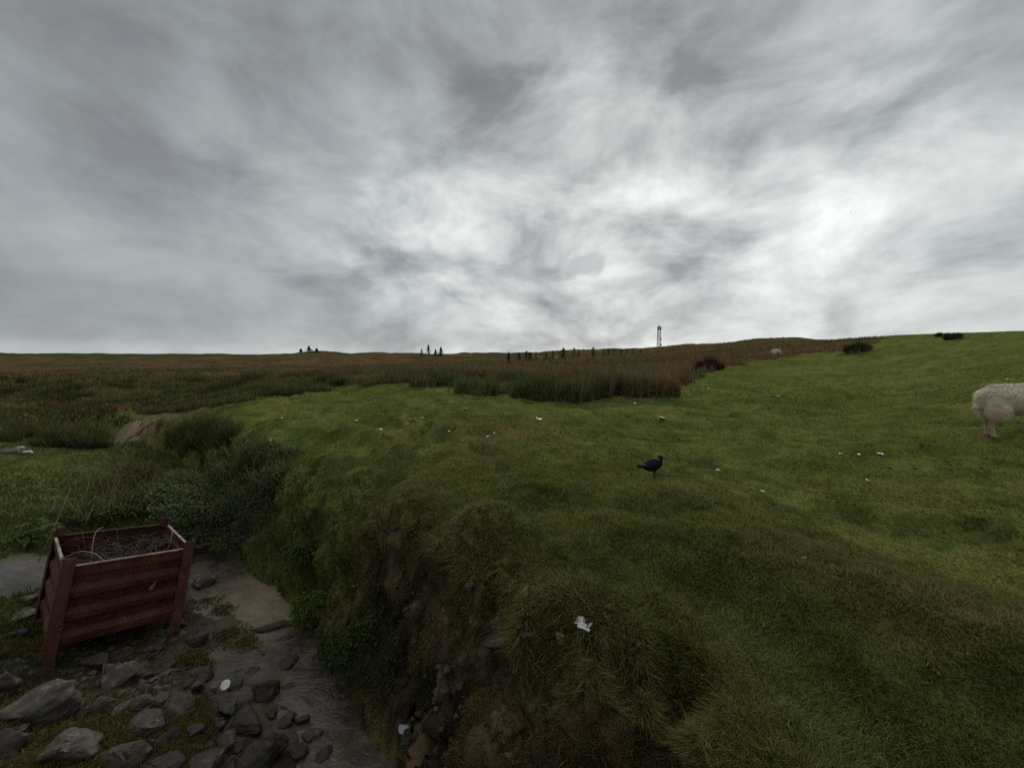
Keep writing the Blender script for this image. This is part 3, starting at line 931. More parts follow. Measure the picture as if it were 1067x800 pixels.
def moor_grass(n):
    X, Y = polar(n, 9, 80, 60, -.7)
    m = zones(X, Y); r = np.hypot(X, Y)
    ok = m['rush'] | ((m['t'] < .95) & (r > 11) & (X < 0) & (m['peat'] < .4) & (m['v'] < 446))
    X, Y, r = X[ok], Y[ok], r[ok]; k = len(X)
    f = sstep(-.3, .6, -.25 + fbm(X * .3, Y * .5, 151, 3) + RNG.normal(0, .25, k) + .4 * sstep(20, 50, r))
    C = lerp(c3(.066, .084, .026), c3(.145, .105, .056), f) * (1 + .55 * np.clip(fbm(X * .22, Y * .35, 152, 3), -.8, 1))[:, None]
    L = RNG.uniform(.10, .28, k); W = .004 + .0013 * r
    D = np.array([0, 0, 1.]) + RNG.normal(0, .4, (k, 3)); D /= np.linalg.norm(D, axis=1, keepdims=True)
    return blades(np.stack([X, Y, m['z'][ok] - .01], -1), D, L, W, jitter(C), RNG.normal(0, .15, (k, 3)) * L[:, None])


def rush_clumps(spots):
    S = []
    for (u, v, wpx, hpx, n, tone) in spots:
        c = hit(u, v); Z = c.y
        R_ = wpx / F * Z / 2; Lh = hpx / F * Z
        a = RNG.uniform(0, 6.283, n); q = R_ * np.sqrt(RNG.random(n)) * .75
        X = c.x + q * np.cos(a); Y = c.y + q * np.sin(a)
        D = np.stack([np.cos(a) * q / R_ * .45, np.sin(a) * q / R_ * .45, np.ones(n)], -1) + RNG.normal(0, .12, (n, 3))
        D /= np.linalg.norm(D, axis=1, keepdims=True)
        L = Lh * RNG.uniform(.6, 1.15, n)
        C = lerp(c3(.034, .048, .015), c3(.075, .088, .032), RNG.random(n))
        if tone:
            C = np.where((RNG.random(n) < tone)[:, None], lerp(c3(.08, .05, .025), c3(.15, .115, .065), RNG.random(n)), C)
        bend = RNG.normal(0, .16, (n, 3)) * L[:, None]; bend[:, 2] = -np.abs(bend[:, 2])
        S.append(blades(np.stack([X, Y, gsample(GZ, X, Y) - .02], -1), D, L, np.full(n, .004 + .0009 * Z), jitter(C), bend, tipc=1.3))
    return S


build_grass()
v_, f_, c_ = merge_blades([build_rushes(int(650000 * Q)), moor_grass(int(220000 * Q))])
tag(link_mesh('rushes', np_mesh('rushes', v_, f_, c_), MR), 'brown and dark green rushes covering the moor', 'rushes', kind='stuff')
CL = []
rc = random.Random(3)
for k in range(70):
    u = rc.uniform(-20, 350); v = rc.uniform(396, 416) - max(0, u - 230) * .07
    CL.append((u, v, rc.uniform(14, 40), rc.uniform(5, 12), 160, rc.uniform(.1, .5)))
for k in range(60):
    q = rc.random(); u = 5 + 235 * q; v = 457 + 14 * q * (q < .55) + rc.uniform(-6, 6)
    if 105 < u < 185 and v < 468: continue
    CL.append((u, v, rc.uniform(14, 34), rc.uniform(12, 27), 260, rc.uniform(.05, .3)))
for u, v, w, h in ((292, 411, 22, 12), (283, 409, 16, 12), (300, 412, 14, 9), (352, 401, 18, 13), (340, 398, 22, 14), (318, 404, 14, 9)):
    CL.append((u, v, w, h, 260, .1))
for k in range(0):
    u = rc.uniform(255, 430); v = rc.uniform(440, 585); p = hit(u, v)
    tt = float(gsample(GCT, np.array([p.x]), np.array([p.y]))[0])
    if tt < .3: continue
    w = rc.uniform(8, 26); CL.append((u, v, w, w * rc.uniform(.25, .45), 190, rc.uniform(.0, .35)))
v_, f_, c_ = merge_blades(rush_clumps(CL))
tag(link_mesh('gully_rushes', np_mesh('rushes', v_, f_, c_), MR), 'soft green rushes and grass tussocks lining the gully', 'rushes', kind='stuff')
#@@OBJECTS


def px(n, p):
    """size in metres of n photo pixels at the depth of point p"""
    return n / F * (p[1] * FW[1] + p[2] * FW[2])


# ------------------------------------------------------------------ materials of things
M_RUST = None


def rust_mat(name, c1, c2, c3_):
    m, nt = new_mat(name)
    tc = nt.nodes.new('ShaderNodeTexCoord'); v = tc.outputs['Object']
    f = noise_n(nt, v, 3.2, 8, .65).outputs[0]
    mp = N(nt, 'ShaderNodeMapping', Vector=v, Scale=(9, 9, 1.2))
    st = noise_n(nt, mp.outputs[0], 2.0, 6, .6).outputs[0]
    c = ramp(nt, f, [(.36, c1), (.50, c2), (.66, c3_)])
    c = mixc(nt, math_n(nt, 'MULTIPLY', ramp(nt, st, [(.48, 0.), (.66, 1.)]), .55), c, (.10, .045, .03))
    fl = noise_n(nt, v, 26, 6, .7).outputs[0]
    c = mixc(nt, math_n(nt, 'MULTIPLY', ramp(nt, fl, [(.55, 0.), (.63, 1.)]), .75), c, (.050, .026, .018))
    fl2 = noise_n(nt, v, 9, 8, .7, .5).outputs[0]
    c = mixc(nt, math_n(nt, 'MULTIPLY', ramp(nt, fl2, [(.57, 0.), (.66, 1.)]), .6), c, (.17, .085, .04))
    b = N(nt, 'ShaderNodeBump', Strength=.35, Distance=.006, Height=fl)
    p = N(nt, 'ShaderNodeBsdfPrincipled', Base_Color=c, Roughness=.55, Normal=b.outputs[0]); p.inputs['Specular IOR Level'].default_value = .3
    out(nt, p.outputs[0])
    return m


M_PANEL = rust_mat('red_painted_steel', (.072, .022, .015), (.110, .034, .021), (.155, .068, .038))
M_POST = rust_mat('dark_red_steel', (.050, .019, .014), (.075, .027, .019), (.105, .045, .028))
M_RIM = rust_mat('worn_rim', (.17, .11, .09), (.26, .20, .17), (.33, .29, .26))
M_TWIG = simple_mat('twig', (.032, .020, .015), (.080, .054, .038), 12, .8, .4, 60, obj_random=.2)
M_PALETWIG = simple_mat('pale_stalk', (.20, .165, .115), (.30, .25, .18), 12, .7, .3, 60)
M_DARKSTEM = simple_mat('stem', (.045, .035, .022), (.08, .06, .035), 12, .8, .3, 60)
M_WHITE = simple_mat('white_scrap', (.45, .45, .42), (.72, .72, .69), 8, .6, .2, 40)
M_LEAF = veg_mat('leaf', .35, .45, .2)


def rock_mat(name, c1, c2, lich, wet=.75):
    m, nt = new_mat(name)
    tc = nt.nodes.new('ShaderNodeTexCoord'); v = tc.outputs['Object']
    oi = nt.nodes.new('ShaderNodeObjectInfo')
    vv = N(nt, 'ShaderNodeVectorMath', {'operation': 'ADD'}, _0=v); 
    sc = N(nt, 'ShaderNodeVectorMath', {'operation': 'SCALE'}, _0=oi.outputs['Location'], Scale=7.0); nt.links.new(sc.outputs[0], vv.inputs[1])
    f = noise_n(nt, vv.outputs[0], 5, 8, .65).outputs[0]
    mp = N(nt, 'ShaderNodeMapping', Vector=vv.outputs[0], Scale=(1, 1, 2))
    f2 = noise_n(nt, mp.outputs[0], 11, 8, .7).outputs[0]
    c = ramp(nt, math_n(nt, 'ADD', math_n(nt, 'MULTIPLY', f, .6), math_n(nt, 'MULTIPLY', f2, .4)), [(.34, c1), (.66, c2)])
    g = nt.nodes.new('ShaderNodeNewGeometry')
    nz = N(nt, 'ShaderNodeSeparateXYZ', Vector=g.outputs['Normal']).outputs[2]
    l = noise_n(nt, vv.outputs[0], 14, 6, .7).outputs[0]
    lf = math_n(nt, 'MULTIPLY', ramp(nt, l, [(.55, 0.), (.64, 1.)]), ramp(nt, nz, [(.1, 0.), (.7, .75)]))
    c = mixc(nt, lf, c, lich)
    b = N(nt, 'ShaderNodeBump', Strength=.9, Distance=.03, Height=f2)
    b2 = N(nt, 'ShaderNodeBump', Strength=.35, Distance=.005, Height=noise_n(nt, vv.outputs[0], 60, 5, .7).outputs[0], Normal=b.outputs[0])
    p = N(nt, 'ShaderNodeBsdfPrincipled', Base_Color=c, Roughness=wet, Normal=b2.outputs[0]); p.inputs['Specular IOR Level'].default_value = .15
    out(nt, p.outputs[0])
    return m


M_ROCK = rock_mat('grey_stone', (.034, .029, .025), (.096, .084, .070), (.15, .142, .115))
M_BROWNROCK = rock_mat('brown_stone', (.034, .028, .022), (.082, .066, .052), (.115, .108, .08))
M_WETROCK = rock_mat('wet_stone', (.024, .020, .017), (.058, .048, .040), (.065, .06, .043), .38)
M_PALEROCK = rock_mat('pale_stone', (.20, .20, .19), (.38, .38, .36), (.45, .45, .42))


def rock_mesh(sx, sy, sz, seed, sub=3, rough=.05, npts=14):
    rnd = random.Random(seed)
    bm = bmesh.new()
    for k in range(npts):
        z = rnd.uniform(-1, 1); a = rnd.uniform(0, 6.283); q = math.sqrt(max(0, 1 - z * z))
        j = rnd.uniform(.82, 1.1)
        p = Vector((q * math.cos(a), q * math.sin(a), z)) * j
        p.z = max(-.8, min(.72, p.z * 1.25))
        bm.verts.new(p)
    r = bmesh.ops.convex_hull(bm, input=bm.verts)
    bmesh.ops.delete(bm, geom=[v for v in bm.verts if not v.link_faces], context='VERTS')
    bmesh.ops.bevel(bm, geom=bm.edges[:], offset=.07, segments=1, affect='EDGES')
    bmesh.ops.triangulate(bm, faces=bm.faces[:])
    for k in range(sub):
        bmesh.ops.subdivide_edges(bm, edges=[e for e in bm.edges if e.calc_length() > .16], cuts=1, use_grid_fill=True)
        bmesh.ops.triangulate(bm, faces=[f for f in bm.faces if len(f.verts) > 3])
    bm.normal_update()
    o = Vector((seed * 3.7, seed * 1.3, seed * 2.1))
    for v in bm.verts:
        d = mnoise.fractal(v.co * 1.7 + o, 1, 2, 5) * .09 + mnoise.fractal(Vector((v.co.x, v.co.y, v.co.z * 1.6)) * 4 + o, 1, 2, 4) * .05
        v.co += v.normal * d * (rough / .05)
    for v in bm.verts:
        v.co = Vector((v.co.x * sx, v.co.y * sy, v.co.z * sz))
    me = bpy.data.meshes.new('rock'); bm.to_mesh(me); bm.free()
    return me


def rock(name, u, v, w, h, mat, label, group=None, seed=0, tilt=(0, 0, 0), depth=.8, cat='rock', sink=.38, height=None):
    """a stone w by h photo pixels in size whose middle is seen at (u, v)"""
    p = hit(u, v + h * .22)
    W = px(w, p); Hh = height if height else px(h, p) * .78
    me = rock_mesh(W * .52, W * .52 * depth, Hh * .62, seed)
    o = link_mesh(name, me, mat)
    o.location = p + Vector((0, 0, Hh * (.5 - sink)))
    if 'bank face' in (group or '') or 'foot of the bank' in (group or ''):
        o.location += (Vector((0, 0, 0)) - p).normalized() * .035
    o.rotation_euler = [math.radians(a) for a in tilt]
    tag(o, label, cat, group)
    return o


G1 = 'loose stones below the rusty crate'
R_ = M_ROCK; B_ = M_BROWNROCK; W_ = M_WETROCK
rock('boulder', 37, 733, 82, 50, R_, 'large grey slanting boulder below the left leg of the rusty crate', G1, 1, (0, -14, 25), .6, 'boulder')
rock('boulder', 72, 775, 76, 40, R_, 'pale grey faceted boulder at the bottom of the stony ground, below the slanting boulder', G1, 2, (8, -8, 12), .55, 'boulder')
rock('stone', 128, 699, 42, 36, R_, 'squarish lichen flecked stone directly under the front edge of the rusty crate', G1, 3, (10, 5, 15), .8, 'stone')
rock('stone', 96, 739, 38, 26, B_, 'dull brown stone beside the right end of the large slanting boulder', G1, 4, (0, -20, 20), .6, 'stone')
rock('stone', 144, 732, 30, 24, B_, 'small pointed pale brown stone leaning uphill below the squarish stone', G1, 5, (0, -35, 30), .6, 'stone')
rock('stone', 149, 753, 42, 24, R_, 'low grey stone touching the foot of the small pointed stone', G1, 6, (5, -10, 15), .7, 'stone')
rock('stone', 185, 735, 44, 28, B_, 'round backed brown stone half sunk in dead grass', G1, 7, (0, 10, -15), .7, 'stone')
rock('stone', 204, 702, 38, 28, B_, 'brown stone with a bright ledge at the water edge below the crate leg', G1, 8, (5, -12, 10), .7, 'stone')
rock('stone', 3, 715, 34, 44, B_, 'brown stone cut by the left border of the view', G1, 9, (0, -25, 20), .6, 'stone')
rock('stone', 118, 792, 66, 30, B_, 'wide dull stone at the bottom border right of the pale faceted boulder', G1, 10, (0, -6, 10), .6, 'stone')
rock('stone', 178, 766, 34, 24, W_, 'dark angular stone in the dead grass below the round backed stone', G1, 11, (0, -20, 25), .6, 'stone')
rock('stone', 10, 772, 40, 34, W_, 'blackish stone in the bottom left corner', G1, 12, (0, 10, 0), .8, 'stone')
rock('stone', 172, 795, 46, 22, W_, 'dark flat stone at the bottom border in the dead grass', G1, 13, (0, -5, 5), .7, 'stone')
G2 = 'wet stones in the stream'
rock('stone', 275, 719, 30, 30, W_, 'round dark wet stone standing in the middle of the stream', G2, 21, (0, 0, 20), .9, 'stone', .25)
rock('stone', 257, 752, 46, 27, W_, 'low flat brown stone in the stream beneath the round dark wet stone', G2, 22, (0, 8, -10), .75, 'stone', .25)
rock('stone', 271, 786, 50, 36, W_, 'largest wet brown stone at the lower end of the stream', G2, 23, (6, -5, 15), .8, 'stone', .2)
rock('stone', 239, 736, 28, 20, R_, 'grey stone in the stream carrying the white round lid', G2, 24, (0, 0, 0), .8, 'stone', .25)
rock('stone', 228, 773, 32, 20, B_, 'stone with a sandy top at the left edge of the stream', G2, 25, (0, -12, 30), .7, 'stone')
rock('stone', 213, 793, 40, 22, R_, 'grey speckled stone at the bottom border left of the stream', G2, 26, (0, -8, 10), .8, 'stone')
rock('stone', 303, 737, 30, 12, W_, 'thin dark ledge stone right of the round dark wet stone', G2, 27, (0, 10, -25), .5, 'stone')
rock('stone', 326, 764, 30, 26, B_, 'pale topped stone on the right of the lower stream', G2, 28, (0, 15, -30), .8, 'stone')
rock('stone', 341, 790, 34, 28, W_, 'black wet stone at the bottom border right of the stream', G2, 29, (0, 10, -20), .8, 'stone')
rock('stone', 290, 770, 20, 14, W_, 'smallest wet stone between the two lower stream stones', G2, 30, (0, 0, 10), .8, 'stone')
rock('rock_ledge', 283, 653, 44, 14, W_, 'dark cracked rock ledge crossing the stream below the tan pool', None, 31, (0, -6, 22), .35, 'rock ledge')
rock('rock_ledge', 292, 668, 40, 12, W_, 'second dark rock ledge crossing the stream just under the cracked one', None, 32, (0, -6, 26), .35, 'rock ledge')
G3 = 'stones round the back of the crate'
rock('stone', 213, 606, 26, 22, R_, 'pale grey stone against the right leg of the crate by the tan pool', G3, 41, (0, 0, 0), .8, 'stone')
rock('stone', 206, 664, 26, 22, B_, 'brown stone just below the right foot of the crate', G3, 42, (0, 0, 0), .8, 'stone')
rock('stone', 20, 640, 30, 14, R_, 'flat pale stone left of the crate below the gravel path', G3, 43, (0, -4, 0), .8, 'stone')
rock('stone', 8, 660, 32, 18, B_, 'brown stone left of the crate near the border', G3, 44, (0, -8, 10), .8, 'stone')
rock('stone', 30, 622, 22, 12, B_, 'small stone on the edge of the gravel path behind the crate', G3, 45, (0, 0, 0), .8, 'stone')
rock('stone', 96, 690, 34, 20, W_, 'dark stone in the shade under the middle of the crate', G3, 46, (0, -8, 0), .8, 'stone')
rock('stone', 165, 672, 30, 14, W_, 'low dark stone in the shade under the right end of the crate', G3, 47, (0, -8, 0), .8, 'stone')
G4 = 'pale stones on the left bank'
rock('stone', 10, 470, 22, 9, R_, 'wide grey stone leftmost on the grassy left bank', G4, 51, (0, 0, 0), .8, 'stone')
rock('stone', 19, 466, 12, 6, M_PALEROCK, 'white topped stone in the middle of the left bank outcrop', G4, 52, (0, 0, 0), .8, 'stone')
rock('stone', 28, 471, 12, 6, M_PALEROCK, 'smaller whitish stone at the right end of the left bank outcrop', G4, 53, (0, 0, 0), .8, 'stone')
G5 = 'stones bared in the bank face'
rock('stone', 522, 666, 40, 14, W_, 'flat slab jutting from the bared bank face under the turf', G5, 61, (10, -6, 10), .6, 'stone', .2)
rock('stone', 509, 655, 14, 20, B_, 'upright grey stone beside the flat slab in the bank face', G5, 62, (5, 15, 0), .6, 'stone', .3)
rock('stone', 489, 608, 12, 16, B_, 'highest stone bared in the notch below the turf knob', G5, 63, (0, 10, 0), .8, 'stone', .3)
rock('stone', 486, 634, 14, 16, W_, 'dark stone under the highest bared stone in the notch', G5, 64, (0, 0, 0), .8, 'stone', .3)
rock('stone', 552, 662, 20, 12, W_, 'dark blocky stone right of the flat slab in the bank face', G5, 65, (0, 8, -10), .7, 'stone', .2)
rock('stone', 412, 552, 15, 13, W_, 'black stone in the hollow under the brown turf edge', G5, 66, (0, 8, 0), .8, 'stone', .2)
for k, (u, v, w) in enumerate(((455, 738, 7), (475, 745, 6), (480, 737, 6), (462, 758, 8), (497, 757, 8), (500, 770, 6), (484, 778, 8), (491, 775, 6), (524, 772, 6), (530, 786, 8), (512, 748, 5),
                               (548, 776, 6), (470, 770, 6), (440, 770, 7), (455, 781, 9), (505, 790, 7))):
    rock('pebble', u, v, w, w * .8, R_ if k % 2 else B_, 'small pale stone lying on the dark foot of the bank', 'pebbles on the dark foot of the bank', 80 + k, (0, 0, k * 40), .8, 'pebble')


rnd = random.Random(21)
for k in range(44):
    for _ in range(40):
        u, v = rnd.uniform(0, 330), rnd.uniform(640, 798); p = hit(u, v)
        X_, Y_ = np.array([p.x]), np.array([p.y]); st = float(gsample(GCT, X_, Y_)[0]); sd_k = float(gsample(GSD, X_, Y_)[0])
        if st < .05 and -.5 < sd_k < .12 or (st < .05 and rnd.random() < .25): break
    w = rnd.uniform(9, 22)
    rock('cobble', u, v, w, w * rnd.uniform(.55, .8), (B_, W_, R_)[k % 3], 'small dull cobble wedged among the larger stones by the stream', 'cobbles wedged along the stream', 120 + k, (rnd.uniform(-15, 15), rnd.uniform(-15, 15), rnd.uniform(0, 180)), rnd.uniform(.6, .9), 'cobble')
for k, (u, v, w, h) in enumerate(((300, 690, 30, 10), (318, 712, 26, 9), (262, 700, 22, 10), (248, 702, 18, 9), (312, 752, 22, 12), (296, 752, 18, 11), (350, 770, 24, 12), (331, 742, 16, 9), (284, 742, 20, 10), (300, 716, 16, 9), (243, 758, 20, 12), (310, 782, 24, 14), (272, 680, 24, 8), (362, 792, 22, 12))):
    rock('cobble', u, v, w, h, W_, 'dark wet slab breaking the surface of the lower stream', 'dark slabs in the lower stream', 200 + k, (rnd.uniform(-6, 6), rnd.uniform(-6, 6), rnd.uniform(-40, 40)), .7, 'rock', .3)
# stones and clods sticking out of the bank's bared soil
def build_clods(n):
    A = np.stack([DX, DY, DZ], -1)
    e1 = A[1:, :-1] - A[:-1, :-1]; e2 = A[:-1, 1:] - A[:-1, :-1]
    w = np.linalg.norm(np.cross(e1, e2), axis=-1) * ((GCT[:-1, :-1] > .03) & (GCT[:-1, :-1] < .97)) * (GR[:-1, :-1] < 5.5) * (GY[:-1, :-1] > .6)
    al = (GX - GY) * .7; w *= sstep(-.1, .5, -fbm(al * 2.4, DZ * 2.2, 111, 4))[:-1, :-1]
    cdf = np.cumsum(w.ravel()); cdf /= cdf[-1]
    i, j = np.unravel_index(np.searchsorted(cdf, RNG.random(n)), w.shape)
    B = A[i, j]
    base = np.array([(1, 0, 0), (.3, .9, .1), (-.8, .5, 0), (-.7, -.6, .1), (.4, -.9, 0), (.1, .1, .7), (-.3, .2, .6), (0, 0, -.6)])
    tri = np.array([(0, 1, 5), (1, 6, 5), (1, 2, 6), (2, 3, 6), (3, 5, 6), (3, 4, 5), (4, 0, 5), (1, 0, 7), (2, 1, 7), (3, 2, 7), (4, 3, 7), (0, 4, 7)])
    s = (.006 + .036 * RNG.random(n) ** 4)[:, None, None]
    v = base[None] * (1 + RNG.normal(0, .3, (n, 8, 3))) * s
    a = RNG.uniform(0, 6.283, n); ca, sa = np.cos(a)[:, None], np.sin(a)[:, None]
    V = (np.stack([v[..., 0] * ca - v[..., 1] * sa, v[..., 0] * sa + v[..., 1] * ca, v[..., 2]], -1) + B[:, None]).reshape(-1, 3)
    me = np_mesh('clods', V, [(np.arange(n)[:, None, None] * 8 + tri[None]).reshape(-1, 3)])
    me.polygons.foreach_set('use_smooth', np.zeros(len(me.polygons), bool))
    o = link_mesh('clods', me, simple_mat('clod', (.028, .020, .014), (.095, .068, .045), 9, .9, .6, 40, spec=.05))
    tag(o, 'earth clods and stones sticking out of the bared bank face', 'clods', kind='stuff')


build_clods(2600)


# small broken stone lying between the rocks and along the water
def build_gravel(n):
    X = RNG.uniform(-6.2, -.5, n); Y = RNG.uniform(2.2, 5.6, n); m = zones(X, Y)
    ok = (m['t'] <= .06) & ((m['stony'] > .4) | (m['sd'] > -.3)) & (m['sd'] < .10) & (fbm(X * 2, Y * 2, 501, 3) > -.25)
    X, Y, z = X[ok], Y[ok], m['z'][ok]; k = len(X)
    base = np.array([(1, 0, 0), (.3, .9, .1), (-.8, .5, 0), (-.7, -.6, .1), (.4, -.9, 0), (.1, .1, .6), (-.3, .2, .5)])
    tri = np.array([(0, 1, 5), (1, 6, 5), (1, 2, 6), (2, 3, 6), (3, 5, 6), (3, 4, 5), (4, 0, 5)])
    s = (.008 + .035 * RNG.random(k) ** 3)[:, None, None]; a = RNG.uniform(0, 6.283, k)
    v = base[None] * (1 + RNG.normal(0, .25, (k, 7, 3))) * s
    ca, sa = np.cos(a)[:, None], np.sin(a)[:, None]
    V = np.stack([v[..., 0] * ca - v[..., 1] * sa + X[:, None], v[..., 0] * sa + v[..., 1] * ca + Y[:, None], v[..., 2] + z[:, None]], -1).reshape(-1, 3)
    Fc = (np.arange(k)[:, None, None] * 7 + tri[None]).reshape(-1, 3)
    me = np_mesh('gravel', V, [Fc]); o = link_mesh('gravel', me, M_BROWNROCK)
    me.polygons.foreach_set('use_smooth', np.zeros(len(me.polygons), bool))
    tag(o, 'small broken stone strewn between the rocks and the stream', 'gravel', kind='stuff')


build_gravel(9000)


# ------------------------------------------------------------------ the crate
def build_crate():
    a = (-.004, .188, .922)
    cx, cy, cz = [math.cos(q) for q in a]; sx, sy, sz = [math.sin(q) for q in a]
    R = Matrix(((cz, -sz, 0), (sz, cz, 0), (0, 0, 1))) @ Matrix(((1, 0, 0), (0, cx, -sx), (0, sx, cx))) @ Matrix(((cy, 0, sy), (0, 1, 0), (-sy, 0, cy)))
    t = empty('steel_crate', (0, 0, 0))
    t.matrix_world = Matrix.Translation((-4.373, 3.397, -2.835)) @ R.to_4x4()
    tag(t, 'rusty red steel crate with ribbed sides tilted on the stones by the stream', 'crate')
    W, D, Hh = 1.012, 1.156, .99
    pw = .092

    def post(x, y, dx, dy):
        bm = bmesh.new()
        th = .014
        add_box(bm, (min(x, x + dx * pw), min(y, y + dy * th), 0), (max(x, x + dx * pw), max(y, y + dy * th), Hh), .003)
        add_box(bm, (min(x, x + dx * th), min(y + dy * th * 1.05, y + dy * pw), 0), (max(x, x + dx * th), max(y + dy * th * 1.05, y + dy * pw), Hh), .003)
        # flared foot and the pad at the head
        add_box(bm, (min(x - dx * .006, x + dx * (pw + .006)), min(y - dy * .006, y + dy * (pw + .006)), -.012), (max(x - dx * .006, x + dx * (pw + .006)), max(y - dy * .006, y + dy * (pw + .006)), .012), .002)
        return obj('corner_post', bm, M_POST, t)
    post(0, 0, 1, 1); post(W, 0, -1, 1); post(0, D, 1, -1); post(W, D, -1, -1)

    def ribbed(length, z0, z1, dent=0):
        """a corrugated sheet standing in the xz plane, ribs proud towards -y"""
        prof = []
        hb = z1 - z0
        prof += [(.0, z1), (.0, z1 - .13 * hb)]
        z = z1 - .13 * hb
        for k in range(3):
            seg = .29 * hb
            prof += [(.033, z - .04 * seg), (.033, z - .46 * seg), (-.004, z - .72 * seg), (-.004, z - .97 * seg)]
            z -= seg
        bm = bmesh.new()
        n = 24; rows = []
        for (y, zz) in prof:
            row = []
            for i in range(n + 1):
                x = length * i / n
                dd = .010 * mnoise.noise(Vector((x * 2.3 + dent, zz * 3, dent))) + .006 * mnoise.noise(Vector((x * 7 + dent, zz * 8, 1)))
                row.append(bm.verts.new((x, y + dd, zz)))
            rows.append(row)
        for r0, r1 in zip(rows[:-1], rows[1:]):
            for i in range(n):
                bm.faces.new((r0[i], r0[i + 1], r1[i + 1], r1[i]))
        g = bmesh.ops.solidify(bm, geom=bm.faces[:], thickness=.004)
        bmesh.ops.recalc_face_normals(bm, faces=bm.faces[:])
        return bm
    z0, z1 = .17, .90
    bm = ribbed(W - .06, z0, z1, 3)
    bmesh.ops.translate(bm, vec=(.03, .028, 0), verts=bm.verts); obj('front_panel', bm, M_PANEL, t)
    bm = ribbed(W - .06, z0, z1, 5)
    bmesh.ops.rotate(bm, cent=(0, 0, 0), matrix=Matrix.Rotation(math.pi, 3, 'Z'), verts=bm.verts)
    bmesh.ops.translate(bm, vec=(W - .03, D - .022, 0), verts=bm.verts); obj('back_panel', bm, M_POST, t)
    bm = ribbed(D - .06, z0, z1, 7)
    bmesh.ops.rotate(bm, cent=(0, 0, 0), matrix=Matrix.Rotation(-math.pi / 2, 3, 'Z'), verts=bm.verts)
    bmesh.ops.translate(bm, vec=(.022, D - .03, 0), verts=bm.verts); obj('side_panel', bm, M_PANEL, t)
    bm = ribbed(D - .06, z0, z1, 9)
    bmesh.ops.rotate(bm, cent=(0, 0, 0), matrix=Matrix.Rotation(math.pi / 2, 3, 'Z'), verts=bm.verts)
    bmesh.ops.translate(bm, vec=(W - .022, .03, 0), verts=bm.verts); obj('side_panel', bm, M_PANEL, t)
    # folded rims along the top of the sheets
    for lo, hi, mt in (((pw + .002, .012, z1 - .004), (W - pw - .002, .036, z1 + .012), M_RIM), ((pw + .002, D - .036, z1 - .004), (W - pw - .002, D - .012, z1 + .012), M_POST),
                       ((.012, pw + .002, z1 - .004), (.036, D - pw - .002, z1 + .012), M_RIM), ((W - .036, pw + .002, z1 - .004), (W - .012, D - pw - .002, z1 + .012), M_RIM)):
        bm = bmesh.new(); add_box(bm, lo, hi, .004); obj('top_rim', bm, mt, t)
    bm = bmesh.new(); add_box(bm, (.04, .04, z0 - .02), (W - .04, D - .04, z0), .003); obj('floor_plate', bm, M_POST, t)
    # ring hanging on the front post
    bm = bmesh.new()
    add_tube(bm, [(.075 + .026 * math.cos(q), -.012, .36 + .026 * math.sin(q)) for q in np.linspace(0.6, 6.0, 16)], .0055, 6)
    obj('hook', bm, M_POST, t)
    # brushwood heaped inside
    rnd = random.Random(4)
    Mx = t.matrix_world
    bm = bmesh.new()
    for k in range(340):
        x, y = rnd.uniform(.12, W - .12), rnd.uniform(.12, D - .12); z = rnd.uniform(.50, .79) + (.14 if rnd.random() < .12 else 0)
        a_ = rnd.uniform(0, 6.28); L = rnd.uniform(.2, .55); pts = []
        c = rnd.uniform(-1.5, 1.5); lift = rnd.uniform(-.1, .22)
        for s in range(6):
            q = s / 5
            pts.append((min(W - .05, max(.05, x + L * (q - .5) * math.cos(a_ + c * q))), min(D - .05, max(.05, y + L * (q - .5) * math.sin(a_ + c * q))), z + lift * q * (1 - q) * 3 + rnd.uniform(-.01, .01)))
        add_tube(bm, [Mx @ Vector(p) for p in pts], [rnd.uniform(.003, .007) * (1 - .12 * s) for s in range(6)], 5)
    o = obj('brushwood', bm, M_TWIG); o['kind'] = 'thing'
    tag(o, 'tangle of dead brown twigs heaped inside the rusty crate', 'brushwood')
    # litter of leaf and soil the twigs lie on
    bm = bmesh.new()
    n = 26; g = [[bm.verts.new(Mx @ Vector((.05 + (W - .1) * i / n, .05 + (D - .1) * j / n, .46 + .09 * mnoise.fractal(Vector((i * .18, j * .18, 2)), 1, 2, 4)))) for j in range(n + 1)] for i in range(n + 1)]
    for i in range(n):
        for j in range(n):
            bm.faces.new((g[i][j], g[i + 1][j], g[i + 1][j + 1], g[i][j + 1]))
    bmesh.ops.solidify(bm, geom=bm.faces[:], thickness=.12)
    tag(obj('leaf_litter', bm, simple_mat('leaf_litter', (.030, .020, .014), (.075, .05, .033), 14, .9, .8, 40), None, True), 'dark leaf litter filling the rusty crate beneath the twigs', 'leaf litter')
    st = [[(.27, .5, .72), (.25, .52, .92), (.26, .6, 1.06), (.33, .70, 1.07)],
          [(.05, .45, .86), (.14, .40, .93), (.25, .3, .92), (.34, .2, .82), (.40, .14, .70)],
          [(.88, .45, .76), (.91, .5, .9), (.92, .56, 1.0)]]
    lab = ['long pale stalk arching above the twigs of the crate', 'pale bent stalk curving over the front left rim of the crate', 'short pale stick poking up at the right end of the crate']
    for pts, l in zip(st, lab):
        bm = bmesh.new()
        q = [Mx @ Vector(p) for p in pts]
        for _ in range(2):
            q = [q[0]] + [w for a0, b0 in zip(q[:-1], q[1:]) for w in (a0.lerp(b0, .25), a0.lerp(b0, .75))] + [q[-1]]
        add_tube(bm, q, [.0042 - .0022 * i / len(q) for i in range(len(q))], 6)
        tag(obj('stalk', bm, M_PALETWIG, None, True), l, 'stalk')
    # the tall pale stem rising behind the back left post
    p = Mx @ Vector((-.05, D + .1, .6))
    bm = bmesh.new()
